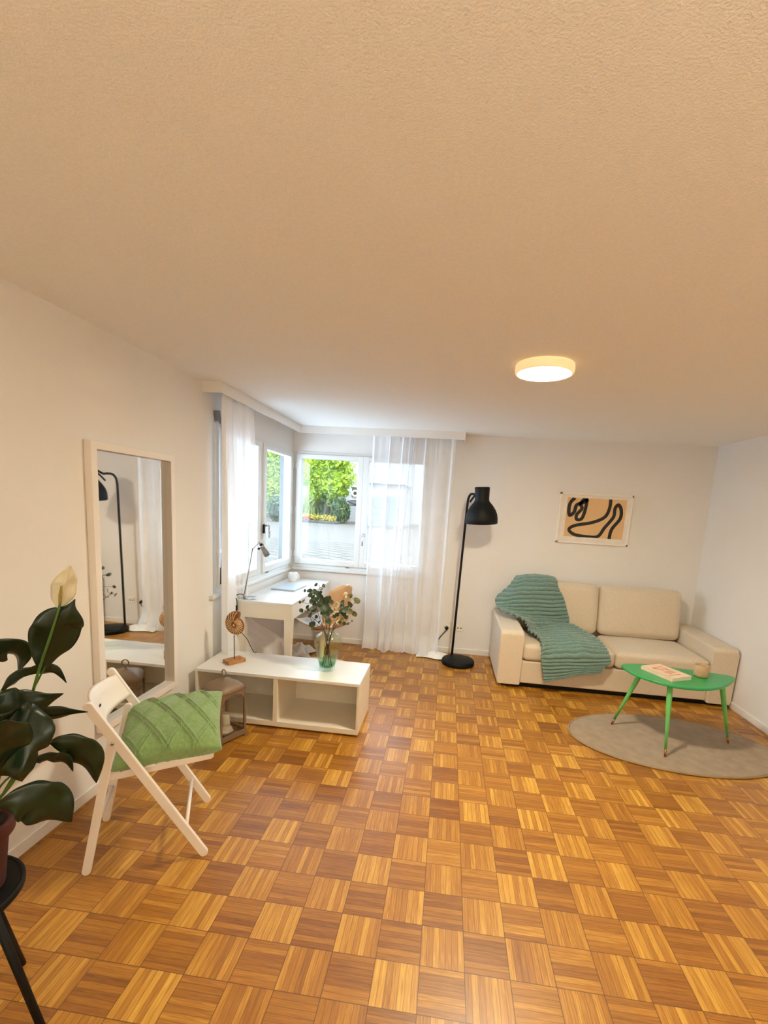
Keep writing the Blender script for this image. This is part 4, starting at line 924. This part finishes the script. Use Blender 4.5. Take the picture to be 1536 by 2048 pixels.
g = MB().tube([ha + hd * .012, ha + hd * .03, hb_], [.020, .027, .028], 24).tube([P(517, 1083, x=-1.84), ha + hd * .015], .006, 10); g.build('lamp_head', M['steel'], c)
MB().tube([ha + hd * .0, ha + hd * .02], [.012, .018], 16).tube([ha + hd * .045 + Vector((-.02, -.03, -.005)), ha + hd * .045 + Vector((-.02, -.045, -.008))], .010, 12).build('switch_cap', M['black'], c)
ck = [s0 + Vector((0, -.005, .03)), P(479, 1188, y=1.915), P(468, 1196, y=1.875), P(467, 1212, y=1.868), P(470, 1222, y=1.868), P(474, 1212, y=1.868), P(473, 1198, y=1.868), P(470, 1200, y=1.868), P(470.5, 1214, y=1.866)]
MB().tube(ck, .0035, 8, sub=6).box(P(472, 1216, y=1.862), (.026, .022, .045), rotz(.3), .004).build('cord_switch', M['black'], c)

# swivel chair
Cc = Vector((-1.315, 2.46, 0)); yaw = math.atan2(.50, -.86); Ry = rotz(yaw)
def sh(u, v, off=0):
    prof = [(.235, .452, .170), (.20, .437, .205), (.10, .425, .230), (-.02, .418, .240), (-.13, .425, .215), (-.205, .47, .195), (-.240, .55, .196), (-.262, .65, .205), (-.282, .75, .195), (-.298, .83, .150), (-.305, .872, .045)]
    Q = [Vector(p) for p in prof]; t = u * (len(Q) - 1); i = min(int(t), len(Q) - 2); q = cat(Q[max(i - 1, 0)], Q[i], Q[i + 1], Q[min(i + 2, len(Q) - 1)], t - i)
    bk = sm(.42, .62, u); e = v * 2 - 1
    x = q.x + abs(e) ** 2.2 * (.085 * bk * (1 - .6 * sm(.8, 1, u))); z_ = q.y + abs(e) ** 2.2 * (.055 * (1 - bk) * (1 - .5 * sm(.1, 0, u)) + .06 * bk * (1 - sm(.6, .8, u)))
    nrm = Vector((-(-1) * bk, 0, (1 - bk))).normalized()
    return Cc + Ry @ (Vector((x, e * max(q.z, .02) * .90, z_)) + nrm * off)
c = thing('swivel_chair', 'white moulded shell swivel chair with warm light coloured into its back, at the desk', 'chair', Cc)
so = MB().grid(lambda u, v: sh(v, u), 28, 44).build('shell', M['tan'], c, solid=.009)  # outer face coloured tan for warm light; the shell itself is white
MB().grid(lambda u, v: sh(v * .985 + .008, u * .96 + .02, .010), 28, 44).build('seat_liner', M['pad'], c, solid=.006)
MB().lathe([(0, .40), (.11, .405), (.11, .39), (.03, .38), (.024, .37), (.024, .10), (.034, .09), (.036, .05), (0, .05)], Cc, 28).build('column', M['cream'], c)
g = MB()
for k in range(5):
    a = yaw + 2 * PI * k / 5 + .3; d_ = Vector((math.cos(a), math.sin(a), 0))
    MB().tube([Cc + d_ * .02 + Vector((0, 0, .085)), Cc + d_ * .15 + Vector((0, 0, .065)), Cc + d_ * .27 + Vector((0, 0, .028))], [.022, .017, .013], 12, sub=4).tube([Cc + d_ * .265 + Vector((0, 0, .030)), Cc + d_ * .265 + Vector((0, 0, .0))], [.010, .014], 12).build('leg', M['cream'], c)

# ------------------------------------------------------------------ outdoors
GZ = -.1
st(MB().bb(-60, 60, YF + T, 17.3, GZ - .1, GZ).build('brick_paving', M['pavers']))
st(MB().bb(-80, 80, 17.3, 90, GZ - .12, GZ - .01).build('asphalt_road', M['asph']))
g = MB(); g.bb(XL - T - 1.0, XR + .2, YF + T, YF + T + 1.15, 2.62, 2.80); g.bb(XL - T - 1.0, XL - T, -4, YF + T, 2.62, 2.80); st(g.build('sky_shade_slab', M['render']))  # unseen overhang added to cut skylight on the curtains
def o_at(px, Y, z_=GZ):
    d = ray(px, 1000); k = (Y - CAM.y) / d.y; return Vector((CAM.x + d.x * k, Y, z_))
def blob(mb, c, R_, n, size, rs, flat=1.0, shape=1.0, up=0):
    ph_ = Vector(c) * .7
    for _ in range(n):
        d = Vector((rs.gauss(0, 1), rs.gauss(0, 1), rs.gauss(0, 1))).normalized(); r = rs.uniform(.55, 1) * (1 + .55 * noise.noise(d * 2.0 + ph_))
        p = Vector(c) + Vector((d.x * R_[0], d.y * R_[1], d.z * R_[2])) * r
        a = Vector((rs.gauss(0, 1), rs.gauss(0, 1), rs.gauss(0, 1) + up * 3)).normalized(); b_ = a.cross(Vector((rs.gauss(0, 1), rs.gauss(0, 1), rs.gauss(0, 1)))).normalized(); s_ = size * rs.uniform(.6, 1.3)
        mb.add([p - a * s_ * shape, p + b_ * s_ * .45 / shape, p + a * s_ * shape, p - b_ * s_ * .45 / shape], [(0, 1, 2, 3)], False)
rs = random.Random(11)
def tree(px, Y, cz, R_, n, label):
    b0 = o_at(px, Y); c = thing('tree', label, 'tree', b0)
    g = MB().tube([b0, b0 + Vector((.1, 0, 1.4)), b0 + Vector((0, .1, cz - GZ))], [.17, .13, .07], 10)
    for k in range(6):
        a = k * 1.05; g.tube([b0 + Vector((0, 0, 1.2 + .25 * k)), b0 + Vector((math.cos(a) * R_[0] * .6, math.sin(a) * R_[1] * .6, 2.2 + .4 * k))], [.06, .02], 8)
    g.build('trunk', M['bark'], c); g = MB(); blob(g, (b0.x, b0.y, cz), R_, n, .15, rs)
    for k in range(9):
        d = Vector((rs.uniform(-1, 1), rs.uniform(-1, 1), rs.uniform(-.8, 1))); blob(g, (b0.x + d.x * R_[0] * .75, b0.y + d.y * R_[1] * .75, cz + d.z * R_[2] * .75), (R_[0] * .42,) * 3, n // 12, .2, rs)
    g.build('foliage', M['tree'], c)
tree(650, 35.8, 4.2, (2.1, 1.7, 2.7), 9000, 'round light green tree beyond the yard, seen through the back window')
tree(553, 37.5, 3.9, (1.6, 1.6, 3.0), 5000, 'light green tree seen through the small side window')
b0 = o_at(681, 34.5); c_ = Vector((b0.x, b0.y, GZ + .95)); g = MB(); blob(g, c_, (.68, .7, .95), 2600, .16, rs, up=.6, shape=1.5)
tag(g.build('shrub', M['bush']), 'dark green rounded shrub at the right end of the flower bed', 'bush')
b0 = o_at(646, 37.6); g = MB(); blob(g, (b0.x, b0.y, GZ + 1.3), (1.3, .4, 1.3), 2600, .2, rs, up=1.5, shape=1.8)
tag(g.build('shrub', M['grasses']), 'pale blue-green tall shrub behind the tree trunk and yellow flowers', 'bush')
b0 = o_at(617, 34.0); g = MB(); blob(g, (b0.x, b0.y, GZ + 1.0), (.42, .4, 1.0), 1300, .2, rs, up=1.2, shape=2.0)
tag(g.build('grass_clump', M['grasses']), 'tall pale grass clump at the left end of the flower bed', 'grass')
g = MB()
for k in range(9):
    b0 = o_at(610 + k * 7, 33.4); blob(g, (b0.x, b0.y, GZ + .32), (.34, .3, .30), 190, .09, rs)
tag(g.build('flower_bed', M['flowers']), 'low strip of yellow flowers along the dark kerb across the yard', 'flowers', None, 'stuff')
b0 = o_at(613, 33.0); g = MB(); blob(g, (b0.x, b0.y, GZ + .28), (.30, .2, .22), 240, .09, rs)
tag(g.build('flower_clump', M['red']), 'small red flower clump at the left of the yellow flowers', 'flowers')
g = MB(); a_, b_ = o_at(592, 32.6), o_at(672, 32.6); e_ = o_at(690, 35.5)
g.bb(a_.x, b_.x, 32.5, 32.75, GZ - .02, GZ + .17, .02); g.tube([Vector((b_.x, 32.62, GZ + .06)), Vector((e_.x, 35.5, GZ + .06))], .11, 8); st(g.build('bed_kerb', M['kerb']))
# white house across the yard
HY = 41
def hx(px, Y=HY): return o_at(px, Y).x
c = thing('house', 'white rendered house across the yard with a small window and wreath', 'house', (hx(720), HY, GZ))
MB().bb(hx(596), 30, HY, HY + 6, GZ, 9).build('wall', M['render'], c)  # stretched far right, out of view, to block sky reflected in side window
MB().bb(hx(596) - .3, 30.3, HY - .3, HY + 6.3, 9, 9.25).build('roof', M['kerb'], c)
pz = lambda px, py, Y: P(px, py, y=Y).z
wf = MB().bb(hx(702), hx(717), HY - .06, HY + .02, pz(709, 995, HY), pz(709, 972, HY)).build('window', M['trim'], c)
MB().bb(hx(703), hx(716), HY - .08, HY - .06, pz(709, 994, HY), pz(709, 974, HY)).build('pane', M['dark'], wf)
MB().bb(hx(700), hx(719), HY - .14, HY, pz(709, 1000, HY), pz(709, 998, HY)).build('window_ledge', M['trim'], c)
g = MB(); wc = P(710, 987, y=HY - .15); g.tube([wc + Vector((.25 * math.cos(2 * PI * k / 24), 0, .25 * math.sin(2 * PI * k / 24))) for k in range(25)], .085, 10, False)
tag(g.build('wreath', M['candle']), 'round white wreath hanging in front of the small dark house window', 'wreath')
c = thing('porch', 'low grey porch roof and wall to the right of the shrub', 'porch', (hx(712, 39), 39, GZ))
MB().bb(hx(693, 39), hx(722, 39), 39, HY, GZ, pz(705, 1012, 39)).build('wall', M['render'], c)
q0 = P(694, 1004, y=39); q1 = P(712, 1011, y=39); g = MB().add([q0, q1, q1 + Vector((0, 2, 0)), q0 + Vector((0, 2, 0)), q0 + Vector((0, 0, .14)), q1 + Vector((0, 0, .14)), q1 + Vector((0, 2, .14)), q0 + Vector((0, 2, .14))], [(0, 1, 2, 3), (4, 7, 6, 5), (0, 4, 5, 1), (1, 5, 6, 2), (2, 6, 7, 3), (3, 7, 4, 0)], False); g.build('roof', M['kerb'], c)
c = thing('garage', 'pale garage with a blue-grey sectional door, seen through the sheer curtain', 'garage', (hx(775, 33), 33, GZ))
MB().bb(hx(738, 33), hx(805, 33), 33, 39, GZ, pz(770, 968, 33)).build('wall', M['render'], c)
g = MB(); za, zb_ = GZ, pz(770, 992, 33)
for k in range(5): g.bb(hx(743, 33), hx(798, 33), 32.93, 33, za + (zb_ - za) * k / 5 + .02, za + (zb_ - za) * (k + 1) / 5 - .02, .01)
g.build('door', M['houseg'], c)
MB().bb(hx(736, 33), hx(808, 33), 32.7, 39.2, pz(770, 968, 33), pz(770, 964, 33)).build('roof', M['render'], c)
c = thing('house', 'pale house front seen through the left strip of the side window', 'house', (-22, 42, GZ))
MB().bb(-30, o_at(546, 42).x, 42, 48, GZ, 9).build('wall', M['render2'], c)
MB().bb(-30.2, o_at(546, 42).x + .2, 41.8, 48.2, 9, 9.2).build('roof', M['kerb'], c)
c = thing('hedge', 'low green hedge at the foot of the tree seen through the side window', 'hedge', (0, 0, 0)); bpy.data.objects.remove(c)
g = MB()
b0 = o_at(558, 31); blob(g, (b0.x, b0.y, GZ + .9), (.8, .5, .9), 1500, .14, rs); tag(g.build('hedge', M['bush']), 'low green hedge below the tree seen through the side window', 'hedge')

# ------------------------------------------------------------------ light
sun = bpy.data.lights.new('sun', 'SUN'); sun.energy = 5; sun.angle = .01; sun.color = (1, .95, .86)
so = bpy.data.objects.new('sun', sun); COL.objects.link(so); so.rotation_euler = Vector((-.35, .75, -.9)).to_track_quat('-Z', 'Y').to_euler()
W = bpy.data.worlds.new('World'); S.world = W; W.use_nodes = True; n = W.node_tree.nodes; bg = n['Background']
bg.inputs['Color'].default_value = (.68, .84, 1.0, 1); bg.inputs['Strength'].default_value = SKY
vs_ = S.view_settings; vs_.view_transform = 'Standard'; vs_.look = 'None'; vs_.gamma = 1; vs_.use_curve_mapping = False; vs_.exposure = .29
cy = S.cycles
cy.max_bounces = 14; cy.diffuse_bounces = 8; cy.glossy_bounces = 5; cy.transmission_bounces = 8; cy.transparent_max_bounces = 24; cy.caustics_reflective = False; cy.caustics_refractive = False; cy.sample_clamp_indirect = 6
